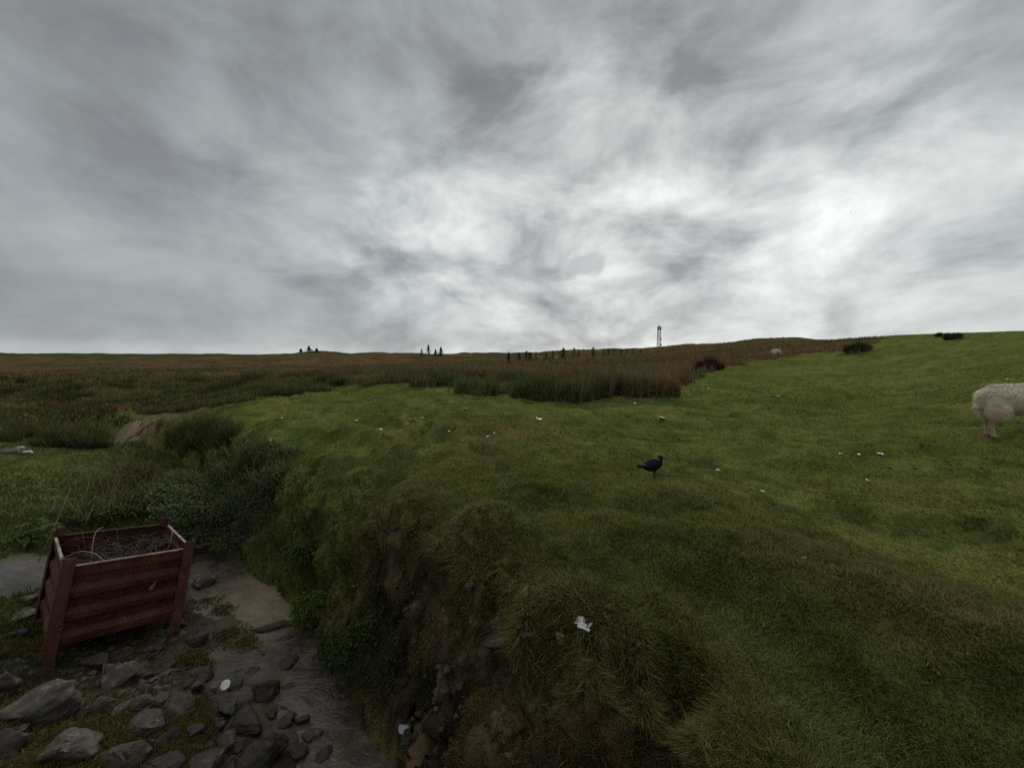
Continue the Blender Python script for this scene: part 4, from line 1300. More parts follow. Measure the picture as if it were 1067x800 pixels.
    e = Vector(PZ(74, 508, p.y + .1)); add_tube(bm, [p, p.lerp(e, .5) + Vector((.01, 0, .01)), e], [.005, .004, .003], 6)
    tag(obj('stalk', bm, M_PALETWIG, None, True), 'tall thin stem leaning up behind the back left post of the crate', 'stalk')
    # a pale withered fern leaf caught on the front ribs
    bm = bmesh.new()
    c = Mx @ Vector((.71, .012, .56)); ex = (Mx.to_3x3() @ Vector((.45, 0, .9))).normalized(); ey = (Mx.to_3x3() @ Vector((.9, 0, -.45))).normalized(); ez = ex.cross(ey)
    for s in (-1, 1):
        for k in range(6):
            b = c + ex * (.016 * k - .05); tip = b + ey * s * (.030 - .004 * k) + ex * .022 + ez * .006
            f0 = [bm.verts.new(b), bm.verts.new(b + ex * .014), bm.verts.new(tip)]
            bm.faces.new(f0)
    bmesh.ops.solidify(bm, geom=bm.faces[:], thickness=.002)
    tag(obj('withered_leaf', bm, simple_mat('dry_leaf', (.30, .22, .13), (.42, .33, .22), 20)), 'pale withered leaf stuck to the ribbed front of the crate', 'leaf')


build_crate()


# ------------------------------------------------------------------ bushes
def leaf_cloud(blobs, n, size, ca, cb, cup=.25):
    """leaves spread through overlapping lumps; lumps: (centre, radii)"""
    vols = np.array([b[1][0] * b[1][1] * b[1][2] for b in blobs]); pr = vols ** (2 / 3); pr /= pr.sum()
    w = RNG.choice(len(blobs), n, p=pr)
    c = np.array([b[0] for b in blobs])[w]; r = np.array([b[1] for b in blobs])[w]
    d = RNG.normal(size=(n, 3)); d /= np.linalg.norm(d, axis=1, keepdims=True); d[:, 2] = np.where(d[:, 2] < -.3, -d[:, 2], d[:, 2])
    q = .55 + .55 * RNG.random(n) ** .7
    wob = 1 + .28 * fbm(d[:, 0] * 2.2 + w * 3.1, d[:, 2] * 2.2 + d[:, 1] * 1.7, 201, 3)
    pos = c + d * r * (q * wob)[:, None]
    nn = d * .7 + np.array([0, -.1, .6]) + RNG.normal(0, .45, (n, 3)); nn /= np.linalg.norm(nn, axis=1, keepdims=True)
    f = np.clip(RNG.normal(.45, .28, n) + cup * d[:, 2] * 0, 0, 1)
    return pos, nn, size * RNG.uniform(.6, 1.35, n), jitter(lerp(np.array(ca), np.array(cb), f), .2)


def bush(name, label, spots, n, leaf, ca, cb, cat='bush', group=None, stems=14, height=.6, mat=None, stemmat=None, asp=.55, lift=.45, sprigs=0):
    """spots: (u, v of the lump's foot, width in pixels, height in pixels)"""
    base = None; blobs = []
    for (u, v, w, h) in spots:
        p = hit(u, v)
        if base is None: base = p
        R = px(w, p) * .5; Hh = px(h, p)
        blobs.append((np.array(p) + np.array([0, 0, Hh * lift]), np.array([R, R * .8, Hh * .55])))
    t = empty(name, base); tag(t, label, cat, group)
    pos, nn, sz, C = leaf_cloud(blobs, n, leaf, ca, cb)
    gz = gsample(GZ, pos[:, 0], pos[:, 1]); pos[:, 2] = np.maximum(pos[:, 2], gz + .01)
    v, f, c = leaves(pos - np.array(base), nn, sz, C, asp)
    if sprigs:
        w = RNG.integers(0, len(blobs), sprigs); cc = np.array([b[0] for b in blobs])[w]; rr = np.array([b[1] for b in blobs])[w]
        B = cc + RNG.normal(0, .55, (sprigs, 3)) * rr * np.array([1, 1, 0]); B[:, 2] = np.maximum(cc[:, 2] + rr[:, 2] * .2, gsample(GZ, B[:, 0], B[:, 1]) + .05)
        D = np.array([0, 0, 1.]) + RNG.normal(0, .5, (sprigs, 3)); D /= np.linalg.norm(D, axis=1, keepdims=True)
        Ls = rr[:, 2] * RNG.uniform(.6, 1.7, sprigs)
        cs = jitter(lerp(c3(.10, .10, .045), c3(.24, .20, .11), RNG.random(sprigs)))
        v2, q4, t3, c2 = blades(B - np.array(base), D, Ls, np.full(sprigs, .009), cs, RNG.normal(0, .22, (sprigs, 3)) * Ls[:, None])
        k0 = len(v); v = np.concatenate([v, v2]); c = np.concatenate([c, c2]); f = f + [q4 + k0, t3 + k0]
    link_mesh('foliage', np_mesh('foliage', v, f, c), mat or M_LEAF, t)
    bm = bmesh.new()
    rnd = random.Random(hash(label) % 1000 if False else len(label) * 7 + n)
    for k in range(stems):
        c_, r_ = blobs[k % len(blobs)]
        a = rnd.uniform(0, 6.28); q = rnd.uniform(.2, 1.0)
        b0 = Vector((c_[0] + .25 * r_[0] * math.cos(a), c_[1] + .25 * r_[1] * math.sin(a), 0)); b0.z = H(b0.x, b0.y) - .02
        e = Vector((c_[0] + r_[0] * q * math.cos(a), c_[1] + r_[1] * q * math.sin(a), c_[2] + r_[2] * rnd.uniform(.3, 1.15)))
        mid = b0.lerp(e, .55) + Vector((0, 0, .25 * r_[2]))
        add_tube(bm, [Vector((0, 0, -.03)), b0 - base, b0.lerp(mid, .5) - base, mid - base, e - base], [.009, .007, .006, .005, .002], 5)
    obj('stems', bm, stemmat or M_DARKSTEM, t)
    return t


DG = ((.036, .052, .022), (.092, .112, .048)); PG = ((.075, .098, .038), (.18, .21, .10)); MG = ((.048, .066, .020), (.105, .128, .038))
bush('bramble_bush', 'pale leaved bramble spreading over the gully behind the rusty crate', [(205, 545, 80, 34), (170, 535, 60, 34), (235, 540, 50, 26), (190, 520, 40, 30), (222, 528, 26, 34)], 6500, .050, *PG, 'bramble', None, 60, sprigs=160)
bush('bramble_bush', 'dark bramble thicket against the green bank at the head of the gully', [(262, 545, 60, 46), (240, 525, 50, 44), (285, 520, 36, 34), (255, 515, 30, 40)], 7500, .036, *DG, 'bramble', None, 60, sprigs=220)
bush('bramble_bush', 'brownish bramble with bare canes on the left of the gully', [(120, 525, 56, 30), (145, 515, 40, 34), (135, 505, 30, 24)], 2600, .038, (.055, .048, .024), (.115, .105, .045), 'bramble', None, 90, sprigs=200)
bush('bramble_bush', 'low dark bramble overhanging the water behind the crate', [(215, 570, 60, 24), (250, 575, 50, 22), (190, 560, 50, 30), (230, 560, 30, 34)], 3600, .042, *DG, 'bramble', None, 50, sprigs=160)
bush('bramble_bush', 'high dark scrub below the brown lip of the far green bank', [(270, 482, 44, 20), (298, 478, 26, 12), (240, 490, 36, 24), (225, 500, 30, 20)], 3600, .042, *DG, 'bramble', None, 40, sprigs=150)
bush('weed_clump', 'lush green weeds on the left bank behind the crate', [(70, 545, 60, 24), (105, 548, 54, 26), (125, 540, 40, 30)], 2200, .036, *MG, 'weeds', None, 20, sprigs=420)
bush('dock_plant', 'broad leaved dock plant at the back left corner of the crate', [(40, 570, 36, 26)], 90, .13, (.07, .10, .03), (.13, .17, .06), 'dock plant', None, 10, asp=.5)
bush('fern', 'bright fern leaning over the stream from the right bank', [(322, 655, 40, 34), (335, 640, 26, 26)], 1300, .06, (.05, .09, .016), (.12, .17, .034), 'fern', None, 14, asp=.2)
bush('weed_clump', 'rounded dark green weeds on the bank foot beside the lower stream', [(370, 700, 64, 40), (350, 690, 40, 26), (380, 675, 36, 30)], 4600, .034, (.026, .042, .014), (.056, .078, .024), 'weeds', None, 20)
bush('weed_clump', 'dark low weeds in the hollow of the bank above the tan pool', [(310, 590, 36, 22), (320, 575, 26, 14)], 1800, .034, *DG, 'weeds', None, 10)
bush('weed_clump', 'few dark leaves below the blue carton at the foot of the bank', [(436, 780, 40, 20)], 260, .05, (.04, .046, .022), (.09, .10, .05), 'weeds', None, 6)
bush('leafy_sprig', 'small yellow green sprig by the white tissue on the bank edge', [(584, 672, 8, 12)], 16, .05, (.11, .15, .03), (.16, .20, .05), 'sprig', None, 3)

# dead canes lying over the head of the pool
bm = bmesh.new(); rnd = random.Random(8)
for k in range(46):
    p = hit(rnd.uniform(205, 285), rnd.uniform(545, 585)); a = rnd.uniform(-.9, .5); L = rnd.uniform(.4, 1.1)
    d = Vector((math.cos(a), math.sin(a) * .5, rnd.uniform(-.35, .25)))
    q = p + Vector((0, 0, rnd.uniform(.05, .35)))
    add_tube(bm, [q - d * L * .5, q - d * L * .15 + Vector((0, 0, .05)), q + d * L * .2 + Vector((0, 0, .04)), q + d * L * .5], [.007, .006, .005, .003], 5)
tag(obj('dead_canes', bm, M_TWIG), 'grey dead canes hanging over the head of the tan pool', 'canes')

# moss and weed on the wet rocks beside the pool
for (u, v, w, h, lab) in ((222, 632, 34, 16, 'yellow green moss patch on the rock beside the tan pool'), (246, 668, 40, 24, 'lower moss patch between the two arms of the stream'), (200, 690, 30, 14, 'brown moss at the water edge below the right crate leg')):
    bush('moss_patch', lab, [(u, v, w, h * .5), (u + w * .3, v + h * .35, w * .7, h * .5), (u - w * .2, v - h * .2, w * .6, h * .4)], 1500, .026, (.055, .055, .016), (.125, .115, .038), 'moss', None, 0, lift=.2)


# ------------------------------------------------------------------ far trees
M_CONIFER = veg_mat('conifer', .15, .6)
M_BARK = simple_mat('bark', (.03, .024, .018), (.06, .048, .036), 8)


def conifer(u, vb, vt, Z, wpx, label, group, n=300, name='conifer', pw=.85):
    base = Vector(PZ(u, vb, Z)); base.z = H(base.x, base.y)
    top = PZ(u, vt, Z)[2]; h = top - base.z
    t = empty(name, base); tag(t, label, 'conifer', group)
    R = wpx / F * Z * .5
    q = RNG.random(n) ** .8 * .93 + .04
    a = RNG.uniform(0, 6.283, n); ph = RNG.uniform(0, 6)
    tier = .72 + .28 * np.cos(q * 6.283 * 7)
    rr = R * (1 - q) ** pw * (.15 + 1.0 * RNG.random(n) ** 1.3) * tier * (1 + .3 * np.cos(a * 2 + ph + q * 9))
    pos = np.stack([rr * np.cos(a), rr * np.sin(a), h * q - rr * .25], -1)
    nn = np.stack([np.cos(a) * .6, np.sin(a) * .6, np.full(n, .8)], -1) + RNG.normal(0, .4, (n, 3)); nn /= np.linalg.norm(nn, axis=1, keepdims=True)
    v, f, c = leaves(pos, nn, np.full(n, R * .34) * RNG.uniform(.4, 1.3, n), jitter(lerp(c3(.026, .038, .024), c3(.060, .076, .044), RNG.random(n))), .35)
    link_mesh('crown', np_mesh('crown', v, f, c), M_CONIFER, t)
    bm = bmesh.new(); add_tube(bm, [(0, 0, -.3), (0, 0, h * .5), (0, 0, h * .97)], [h * .022, h * .014, h * .003], 6); obj('trunk', bm, M_BARK, t)


GC = 'conifers on the left skyline'
conifer(313.5, 368, 363, 226, 8, 'leftmost and smallest of the three conifers on the low mound', GC)
conifer(322, 368, 360.5, 226, 11, 'tallest of the three conifers on the low mound', GC)
conifer(330, 368, 362.5, 227, 9, 'rightmost of the three conifers on the low mound', GC)
conifer(439.5, 375, 363, 140, 6, 'thin conifer left of the tall pair on the middle skyline', GC, 350)
conifer(446.5, 375, 359, 140, 10, 'tallest conifer of the middle skyline group with a slender top', GC)
conifer(454, 375, 364, 141, 9, 'short conifer between the two of the middle skyline group', GC)
conifer(459.5, 375, 361.5, 140, 11, 'broad conifer at the right of the middle skyline group', GC)
GS = 'saplings along the rush covered skyline'
conifer(530, 374, 366.5, 75, 11, 'dark bushy conifer standing alone left of the skyline saplings', GS)
for k, (u, vt, w) in enumerate(((541, 368, 6), (548.5, 366, 5), (552, 368, 6), (558.5, 366.5, 3), (569, 368, 5), (587, 363.5, 8), (598, 362.5, 4), (603, 364.5, 4), (618, 362.5, 6), (629, 364, 3), (634, 364, 4), (640, 364, 3), (647, 364.5, 4), (653, 363.5, 3), (660, 364, 3), (667, 364, 3), (576, 366, 4))):
    conifer(u, 371, vt - 1.0, 92, w * 1.9, 'small sparse conifer sapling on the rushy skyline left of the mast', GS, 170, 'sapling', .5)


def far_bush(label, lumps, n=500, ca=(.030, .038, .018), cb=(.075, .085, .038)):
    """twiggy hillside shrub; lumps: (u, v of the foot, width, height, lean) in photo pixels"""
    base = hit(lumps[0][0], lumps[0][1]); t = empty('shrub', base); tag(t, label, 'shrub')
    S = []; bm = bmesh.new()
    for (u, v, w, h, lean) in lumps:
        p = hit(u, v) if u != lumps[0][0] else base
        p = Vector((base.x + (u - lumps[0][0]) / F * base.y, base.y, 0)); p.z = H(p.x, p.y)
        R = px(w, base) * .5; Hh = px(h, base)
        a = RNG.uniform(0, 6.283, n); q = np.sqrt(RNG.random(n)); hz = RNG.random(n) ** .8
        prof = np.sqrt(np.clip(1 - (hz * .95) ** 2, 0, 1)) * (.75 + .35 * fbm(a * 1.3, hz * 3, 401, 2))
        B = np.stack([p.x + R * q * prof * np.cos(a) + lean * Hh * hz, p.y + R * q * prof * np.sin(a), p.z + Hh * hz * .62], -1)
        D = np.stack([np.cos(a) * .55 * q + lean * .6, np.sin(a) * .5 * q, np.full(n, .9)], -1) + RNG.normal(0, .42, (n, 3)); D /= np.linalg.norm(D, axis=1, keepdims=True)
        S.append(blades(B - np.array(base), D, Hh * RNG.uniform(.2, .6, n), np.full(n, px(.55, base)) * RNG.uniform(.6, 1.5, n), jitter(lerp(np.array(ca), np.array(cb), RNG.random(n))), RNG.normal(0, .05, (n, 3)) * Hh, 1.1, .9))
        add_tube(bm, [Vector((0, 0, -.1)), p - base + Vector((0, 0, .02)), p - base + Vector((lean * Hh * .5, 0, Hh * .6))], [.06, .05, .02], 5)
    v, f, c = merge_blades(S)
    link_mesh('foliage', np_mesh('foliage', v, f, c), M_CONIFER, t); obj('stems', bm, M_DARKSTEM, t)


far_bush('dark leaning shrub on the right grassy skyline', [(990, 354, 10, 7, .5), (994, 354, 9, 7, .6), (986, 353, 4, 8, .1)])
far_bush('small spiky shrub left of the leaning skyline shrub', [(979, 351, 5, 5, 0), (976, 351, 4, 4, 0)], 300)
far_bush('dark rounded shrub at the end of the rushes on the right hillside', [(892, 367, 18, 12, .1), (884, 366, 12, 10, 0), (900, 366, 12, 9, .2)], 330)
far_bush('blackish shrub at the right corner of the rush bed', [(740, 386, 22, 16, 0), (730, 388, 20, 13, 0), (750, 382, 10, 8, 0)], 420, (.034, .026, .016), (.080, .060, .034))


# ------------------------------------------------------------------ mast
def build_mast():
    Z = 330
    b = Vector(PZ(686.5, 364, Z)); b.z = H(b.x, b.y) - 1
    top = PZ(686.5, 341, Z)[2]; h = top - b.z
    t = empty('lattice_mast', b); tag(t, 'slender grey lattice radio mast on the skyline', 'mast')
    mt = simple_mat('galvanised_steel', (.16, .17, .18), (.24, .25, .26), 3, .5)
    w0 = 1.3
    bm = bmesh.new()
    c = [(-w0, -w0), (w0, -w0), (w0, w0), (-w0, w0)]
    for x, y in c:
        add_tube(bm, [(x, y, 0), (x * .8, y * .8, h)], .20, 5)
    obj('legs', bm, mt, t)
    bm = bmesh.new()
    n = 9
    for k in range(n):
        z0, z1 = h * k / n, h * (k + 1) / n; s0, s1 = 1 - .2 * k / n, 1 - .2 * (k + 1) / n
        for i in range(4):
            p, q = c[i], c[(i + 1) % 4]
            add_tube(bm, [(p[0] * s1, p[1] * s1, z1), (q[0] * s1, q[1] * s1, z1)], .12, 4)
            add_tube(bm, [(p[0] * s0, p[1] * s0, z0), (q[0] * s1, q[1] * s1, z1)], .09, 4)
    obj('bracing', bm, mt, t)
    for k, (z, a) in enumerate(((.98, 0), (.98, 2.1), (.98, 4.2))):
        bm = bmesh.new(); x, y = 1.35 * math.cos(a), 1.35 * math.sin(a)
        add_box(bm, (x - .35, y - .35, h * .90), (x + .35, y + .35, h * 1.05), .05); obj('panel_antenna', bm, mt, t)
    for z, a in ((.52, -.9), (.30, -.5), (.14, -1.2)):
        bm = bmesh.new()
        x, y = 1.2 * math.cos(a), 1.5 * math.sin(a)
        add_tube(bm, [(x, y, h * z), (x, y - .3, h * z)], [.3, .9], 14); obj('dish_antenna', bm, mt, t)
    bm = bmesh.new(); add_tube(bm, [(0, 0, h), (0, 0, h * 1.12)], .12, 5); obj('top_spike', bm, mt, t)


build_mast()


# ------------------------------------------------------------------ sheep
def fleece_mat():
    m, nt = new_mat('fleece')
    tc = nt.nodes.new('ShaderNodeTexCoord'); v = tc.outputs['Object']
    f = noise_n(nt, v, 5, 6, .6).outputs[0]
    f2 = noise_n(nt, v, 30, 5, .65).outputs[0]
    c = ramp(nt, f, [(.32, (.38, .31, .235)), (.66, (.64, .545, .425))])
    z = N(nt, 'ShaderNodeSeparateXYZ', Vector=v).outputs[2]
    leg = ramp(nt, z, [(.26, 1.), (.36, 0.)])
    c = mixc(nt, leg, c, (.34, .25, .17))
    b = N(nt, 'ShaderNodeBump', Strength=.8, Distance=.02, Height=f2)
    p = N(nt, 'ShaderNodeBsdfPrincipled', Base_Color=c, Roughness=.95, Normal=b.outputs[0]); p.inputs['Specular IOR Level'].default_value = .1
    out(nt, p.outputs[0])
    return m


M_FLEECE = fleece_mat()
M_HOOF = simple_mat('hoof', (.03, .025, .02), (.06, .05, .04), 10)
M_EYE = simple_mat('eye', (.01, .008, .006), (.02, .015, .012), 10, .1)


def build_sheep(label, loc, rz, s=1.0):
    t = empty('sheep', loc, (0, 0, rz)); t.scale = (s, s, s); tag(t, label, 'sheep', 'sheep grazing on the hill')
    bm = bmesh.new()
    add_ball(bm, (0, 0, .635), (.54, .215, .215)); add_ball(bm, (-.38, 0, .635), (.25, .20, .212)); add_ball(bm, (.34, 0, .635), (.28, .20, .215)); add_ball(bm, (0, 0, .54), (.46, .21, .17))
    add_ball(bm, (-.50, 0, .60), (.15, .17, .185)); add_ball(bm, (-.54, .05, .66), (.10, .09, .13)); add_ball(bm, (-.54, -.05, .66), (.10, .09, .13)); add_tube(bm, [(-.5, 0, .80), (0, 0, .82), (.4, 0, .82)], [.07, .08, .08], 12)
    # thighs, hocks, shanks
    for y in (-.125, .125):
        o = .07 if y > 0 else -.02
        add_ball(bm, (-.42 + o, y, .45), (.17, .11, .22)); add_ball(bm, (-.44 + o, y, .33), (.07, .06, .11))
        add_tube(bm, [(-.36 + o, y, .46), (-.44 + o, y, .335), (-.50 + o, y, .27), (-.475 + o, y, .14), (-.465 + o, y, .03)], [.11, .068, .038, .026, .030], 12)
        add_ball(bm, (-.45 + o, y, .028), (.055, .042, .034))
        q = -.05 if y > 0 else .04
        add_ball(bm, (.40, y, .47), (.12, .085, .18))
        add_tube(bm, [(.40, y, .45), (.40 + q, y, .30), (.41 + q, y, .22), (.40 + q, y, .12), (.41 + q, y, .03)], [.08, .048, .038, .026, .030], 12)
        add_ball(bm, (.425 + q, y, .028), (.055, .042, .034))
    # neck and lowered grazing head
    add_tube(bm, [(.46, 0, .66), (.66, 0, .60), (.78, 0, .44)], [.19, .145, .10], 14)
    add_ball(bm, (.80, 0, .40), (.095, .082, .10))
    add_tube(bm, [(.80, 0, .40), (.87, 0, .28), (.91, 0, .20)], [.088, .062, .046], 12)
    add_ball(bm, (.915, 0, .19), (.048, .045, .042))
    for y in (-1, 1):
        add_tube(bm, [(.765, .07 * y, .46), (.75, .14 * y, .45), (.76, .20 * y, .42)], [.026, .034, .010], 8)
    # docked tail
    add_tube(bm, [(-.58, 0, .70), (-.635, 0, .63), (-.65, 0, .50), (-.635, 0, .40)], [.05, .045, .04, .026], 10)
    me = fuse(bm, .017, 4)
    co = np.zeros(len(me.vertices) * 3, np.float32); me.vertices.foreach_get('co', co); co = co.reshape(-1, 3)
    no = np.zeros_like(co); me.vertices.foreach_get('normal', no.ravel()) if False else None
    for v in me.vertices:
        c = v.co
        wool = min(1, max(0, (c.z - .34) / .12)) * (1 if c.x < .72 else .25)
        d = mnoise.fractal(c * 9, 1, 2, 4) * .009 + mnoise.fractal(c * 26, 1, 2, 3) * .005
        v.co = c + v.normal * d * wool
    body = link_mesh('body', me, M_FLEECE, t)
    # tufts of wool standing off the fleece
    n = 26000
    ar = np.array([p.area for p in me.polygons]); pr = ar / ar.sum()
    cen = np.array([p.center[:] for p in me.polygons]); nor = np.array([p.normal[:] for p in me.polygons])
    k = RNG.choice(len(ar), n, p=pr); k = k[(cen[k, 2] > .37) & (cen[k, 0] < .74)]
    B = cen[k] + RNG.normal(0, .008, (len(k), 3)); D = nor[k] + RNG.normal(0, .5, (len(k), 3)) + np.array([-.1, 0, -.4]); D /= np.linalg.norm(D, axis=1, keepdims=True)
    C = lerp(c3(.38, .31, .235), c3(.66, .565, .445), np.clip(.5 + .5 * fbm(B[:, 0] * 5, B[:, 2] * 5 + B[:, 1] * 3, 301, 3) + RNG.normal(0, .15, len(k)), 0, 1))
    v, q4, t3, cc = blades(B, D, RNG.uniform(.008, .020, len(k)), np.full(len(k), .006), C, RNG.normal(0, .008, (len(k), 3)), 1.0, .8)
    link_mesh('wool', np_mesh('wool', v, [q4, t3], cc), veg_mat('wool', .15, .9, .1), t)
    for y in (-1, 1):
        bm = bmesh.new(); add_ball(bm, (.842, .066 * y, .385), .014, None, 10); obj('eye', bm, M_EYE, t, True)
    return t


p = Vector((8.93, 6.62, 0)); p.z = H(p.x, p.y) - .015
build_sheep('large cream sheep at the right border, seen from behind with its head out of view', p, math.radians(-16), 1.06)
p = Vector(PZ(808.5, 371, 42)); p.z = H(p.x, p.y)
build_sheep('tiny pale sheep far up the hill against the dark rushes', p, math.radians(22), 1.0)


# ------------------------------------------------------------------ jackdaw
def build_bird(loc):
    t = empty('jackdaw', loc, (0, 0, math.radians(-4))); t.scale = (1.0,) * 3
    tag(t, 'black jackdaw with a grey nape standing on the turf ridge', 'bird')
    bm = bmesh.new()
    r = Quaternion((0, 1, 0), math.radians(-31))
    add_ball(bm, (-.005, 0, .150), (.100, .060, .072), r); add_ball(bm, (.045, 0, .172), (.055, .048, .055), r)
    add_ball(bm, (-.07, 0, .135), (.06, .036, .036), r)
    add_tube(bm, [(.05, 0, .19), (.062, 0, .222)], [.042, .034], 12)
    add_ball(bm, (.067, 0, .236), (.038, .032, .033)); add_ball(bm, (.084, 0, .232), (.024, .022, .021))
    add_tube(bm, [(-.10, 0, .135), (-.14, 0, .128), (-.18, 0, .124)], [.026, .020, .016], 10)
    for y in (-1, 1):
        add_tube(bm, [(.0, .022 * y, .12), (.006, .024 * y, .09), (.004, .024 * y, .068)], [.026, .018, .009], 10)
    me = fuse(bm, .0045, 5)
    m, nt = new_mat('black_plumage')
    tc = nt.nodes.new('ShaderNodeTexCoord'); v = tc.outputs['Object']
    d = N(nt, 'ShaderNodeVectorMath', {'operation': 'DISTANCE'}, _0=v, _1=(.047, 0, .222)).outputs['Value']
    c = ramp(nt, d, [(.022, (.10, .105, .115)), (.040, (.006, .006, .007))])
    s = N(nt, 'ShaderNodeBsdfPrincipled', Base_Color=c, Roughness=.85, Normal=N(nt, 'ShaderNodeBump', Strength=.4, Distance=.003, Height=noise_n(nt, v, 90, 4).outputs[0]).outputs[0])
    s.inputs['Specular IOR Level'].default_value = .12; out(nt, s.outputs[0])
    link_mesh('body', me, m, t)
    mw = simple_mat('wing_feathers', (.005, .005, .006), (.010, .010, .012), 20, .75, .5, 80, spec=.15)
    mk = simple_mat('black_horn', (.008, .008, .008), (.016, .015, .014), 20, .45)
    for y in (-1, 1):
        bm = bmesh.new()
        add_ball(bm, (-.03, .047 * y, .155), (.085, .012, .042), Quaternion((0, 1, 0), math.radians(-12)))
        add_tube(bm, [(-.07, .045 * y, .145), (-.14, .03 * y, .140), (-.19, .012 * y, .139)], [.026, .014, .004], 8)
        obj('wing', bm, mw, t, True)
        bm = bmesh.new()
        x0 = -.006 if y < 0 else .024; x1 = -.004 if y < 0 else .046
        add_tube(bm, [(x0, .024 * y, .075), (x0 - .006, .024 * y, .040), (x1, .024 * y, .004)], [.0065, .0045, .0045], 8)
        for a in (-.5, 0, .5):
            add_tube(bm, [(x1, .024 * y, .005), (x1 + .026 * math.cos(a), .024 * y + .026 * math.sin(a), .003)], [.004, .002], 6)
        add_tube(bm, [(x1, .024 * y, .005), (x1 - .02, .024 * y, .003)], [.004, .002], 6)
        obj('leg', bm, mk, t, True)
        bm = bmesh.new(); add_ball(bm, (.086, .0195 * y, .240), .0052, None, 10)
        obj('eye', bm, simple_mat('pale_iris', (.4, .42, .43), (.5, .52, .53), 10, .2), t, True)
    bm = bmesh.new()
    add_tube(bm, [(.095, 0, .233), (.118, 0, .231), (.138, 0, .226)], [.0125, .0085, .002], 10); obj('beak', bm, mk, t, True)
    bm = bmesh.new()
    for k in (-1, 0, 1):
        add_tube(bm, [(-.11, .006 * k, .138), (-.15, .010 * k, .129), (-.20, .014 * k, .125)], [.012, .011, .006], 6)
    bmesh.ops.scale(bm, vec=(1, 1, 1), verts=bm.verts)
    obj('tail', bm, mw, t, True)


p = hit(681, 496.5)
build_bird(p - Vector((0, 0, .012)))


# far birds against the cloud
def far_bird(u, v, Z, lab, rz):
    bm = bmesh.new()
    add_tube(bm, [(-.2, 0, 0), (-.08, 0, .01), (.08, 0, .01), (.2, 0, 0)], [.01, .055, .06, .015], 8)
    for y in (-1, 1):
        a = [(.08, .04 * y, .02), (.10, .22 * y, .10), (.02, .46 * y, .06)]; b = [(-.06, .04 * y, .02), (-.03, .22 * y, .09), (-.03, .46 * y, .055)]
        va = [bm.verts.new(q) for q in a]; vb = [bm.verts.new(q) for q in b]
        f = [bm.faces.new((va[k], va[k + 1], vb[k + 1], vb[k])) for k in range(2)]
        bmesh.ops.solidify(bm, geom=f, thickness=.012)
    o = obj('flying_bird', bm, M_EYE, None, True); o.location = PZ(u, v, Z); o.rotation_euler = (.2, 0, rz)
    tag(o, lab, 'bird', 'birds flying against the cloud')


far_bird(745, 219, 170, 'speck of a flying bird lowest and furthest left in the bright cloud', .4)
far_bird(850.5, 210, 150, 'speck of a flying bird above the left end of the far right hillside rushes', 1.2)
far_bird(886.5, 221, 160, 'speck of a flying bird just right of and below another one', 2.0)
far_bird(958.5, 172.5, 160, 'highest speck of a flying bird at the right in the cloud', .2)


# ------------------------------------------------------------------ litter
def scrap(u, v, w, h, lab, seed, cat='litter', mat=None, name='litter_scrap', lift=.012, flat=.5):
    p = hit(u, v)
    W = px(w * .58, p) if cat != 'tissue' else px(w * .8, p); n = 6
    bm = bmesh.new(); o = Vector((seed * 5.1, seed * 2.3, 0))
    Hh = px(h * .7, p)
    g = []
    for i in range(n):
        row = []
        for j in range(n):
            x, y = (i / (n - 1) - .5), (j / (n - 1) - .5)
            k = mnoise.noise(Vector((x * 3, y * 3, 0)) + o); k2 = mnoise.noise(Vector((x * 3, y * 3, 7)) + o)
            row.append(bm.verts.new((x * W * (1 + .5 * k2), y * W * .7 * (1 + .6 * k), Hh * flat * (.35 + .9 * k + .5 * mnoise.noise(Vector((x * 8, y * 8, 3)) + o)))))
        g.append(row)
    for i in range(n - 1):
        for j in range(n - 1):
            if (i * 7 + j * 3 + seed) % 11 == 0 and (i in (0, n - 2) or j in (0, n - 2)): continue
            bm.faces.new((g[i][j], g[i + 1][j], g[i + 1][j + 1], g[i][j + 1]))
    bmesh.ops.delete(bm, geom=[q for q in bm.verts if not q.link_faces], context='VERTS')
    bmesh.ops.solidify(bm, geom=bm.faces[:], thickness=max(.002, W * .03))
    ob = obj(name, bm, mat or M_WHITE, None, True)
    ob.location = p + Vector((0, 0, lift + Hh * .3)); ob.rotation_euler = (.15, .1, seed * 1.3)
    tag(ob, lab, cat, 'white scraps scattered over the turf' if mat is None else None)
    return ob


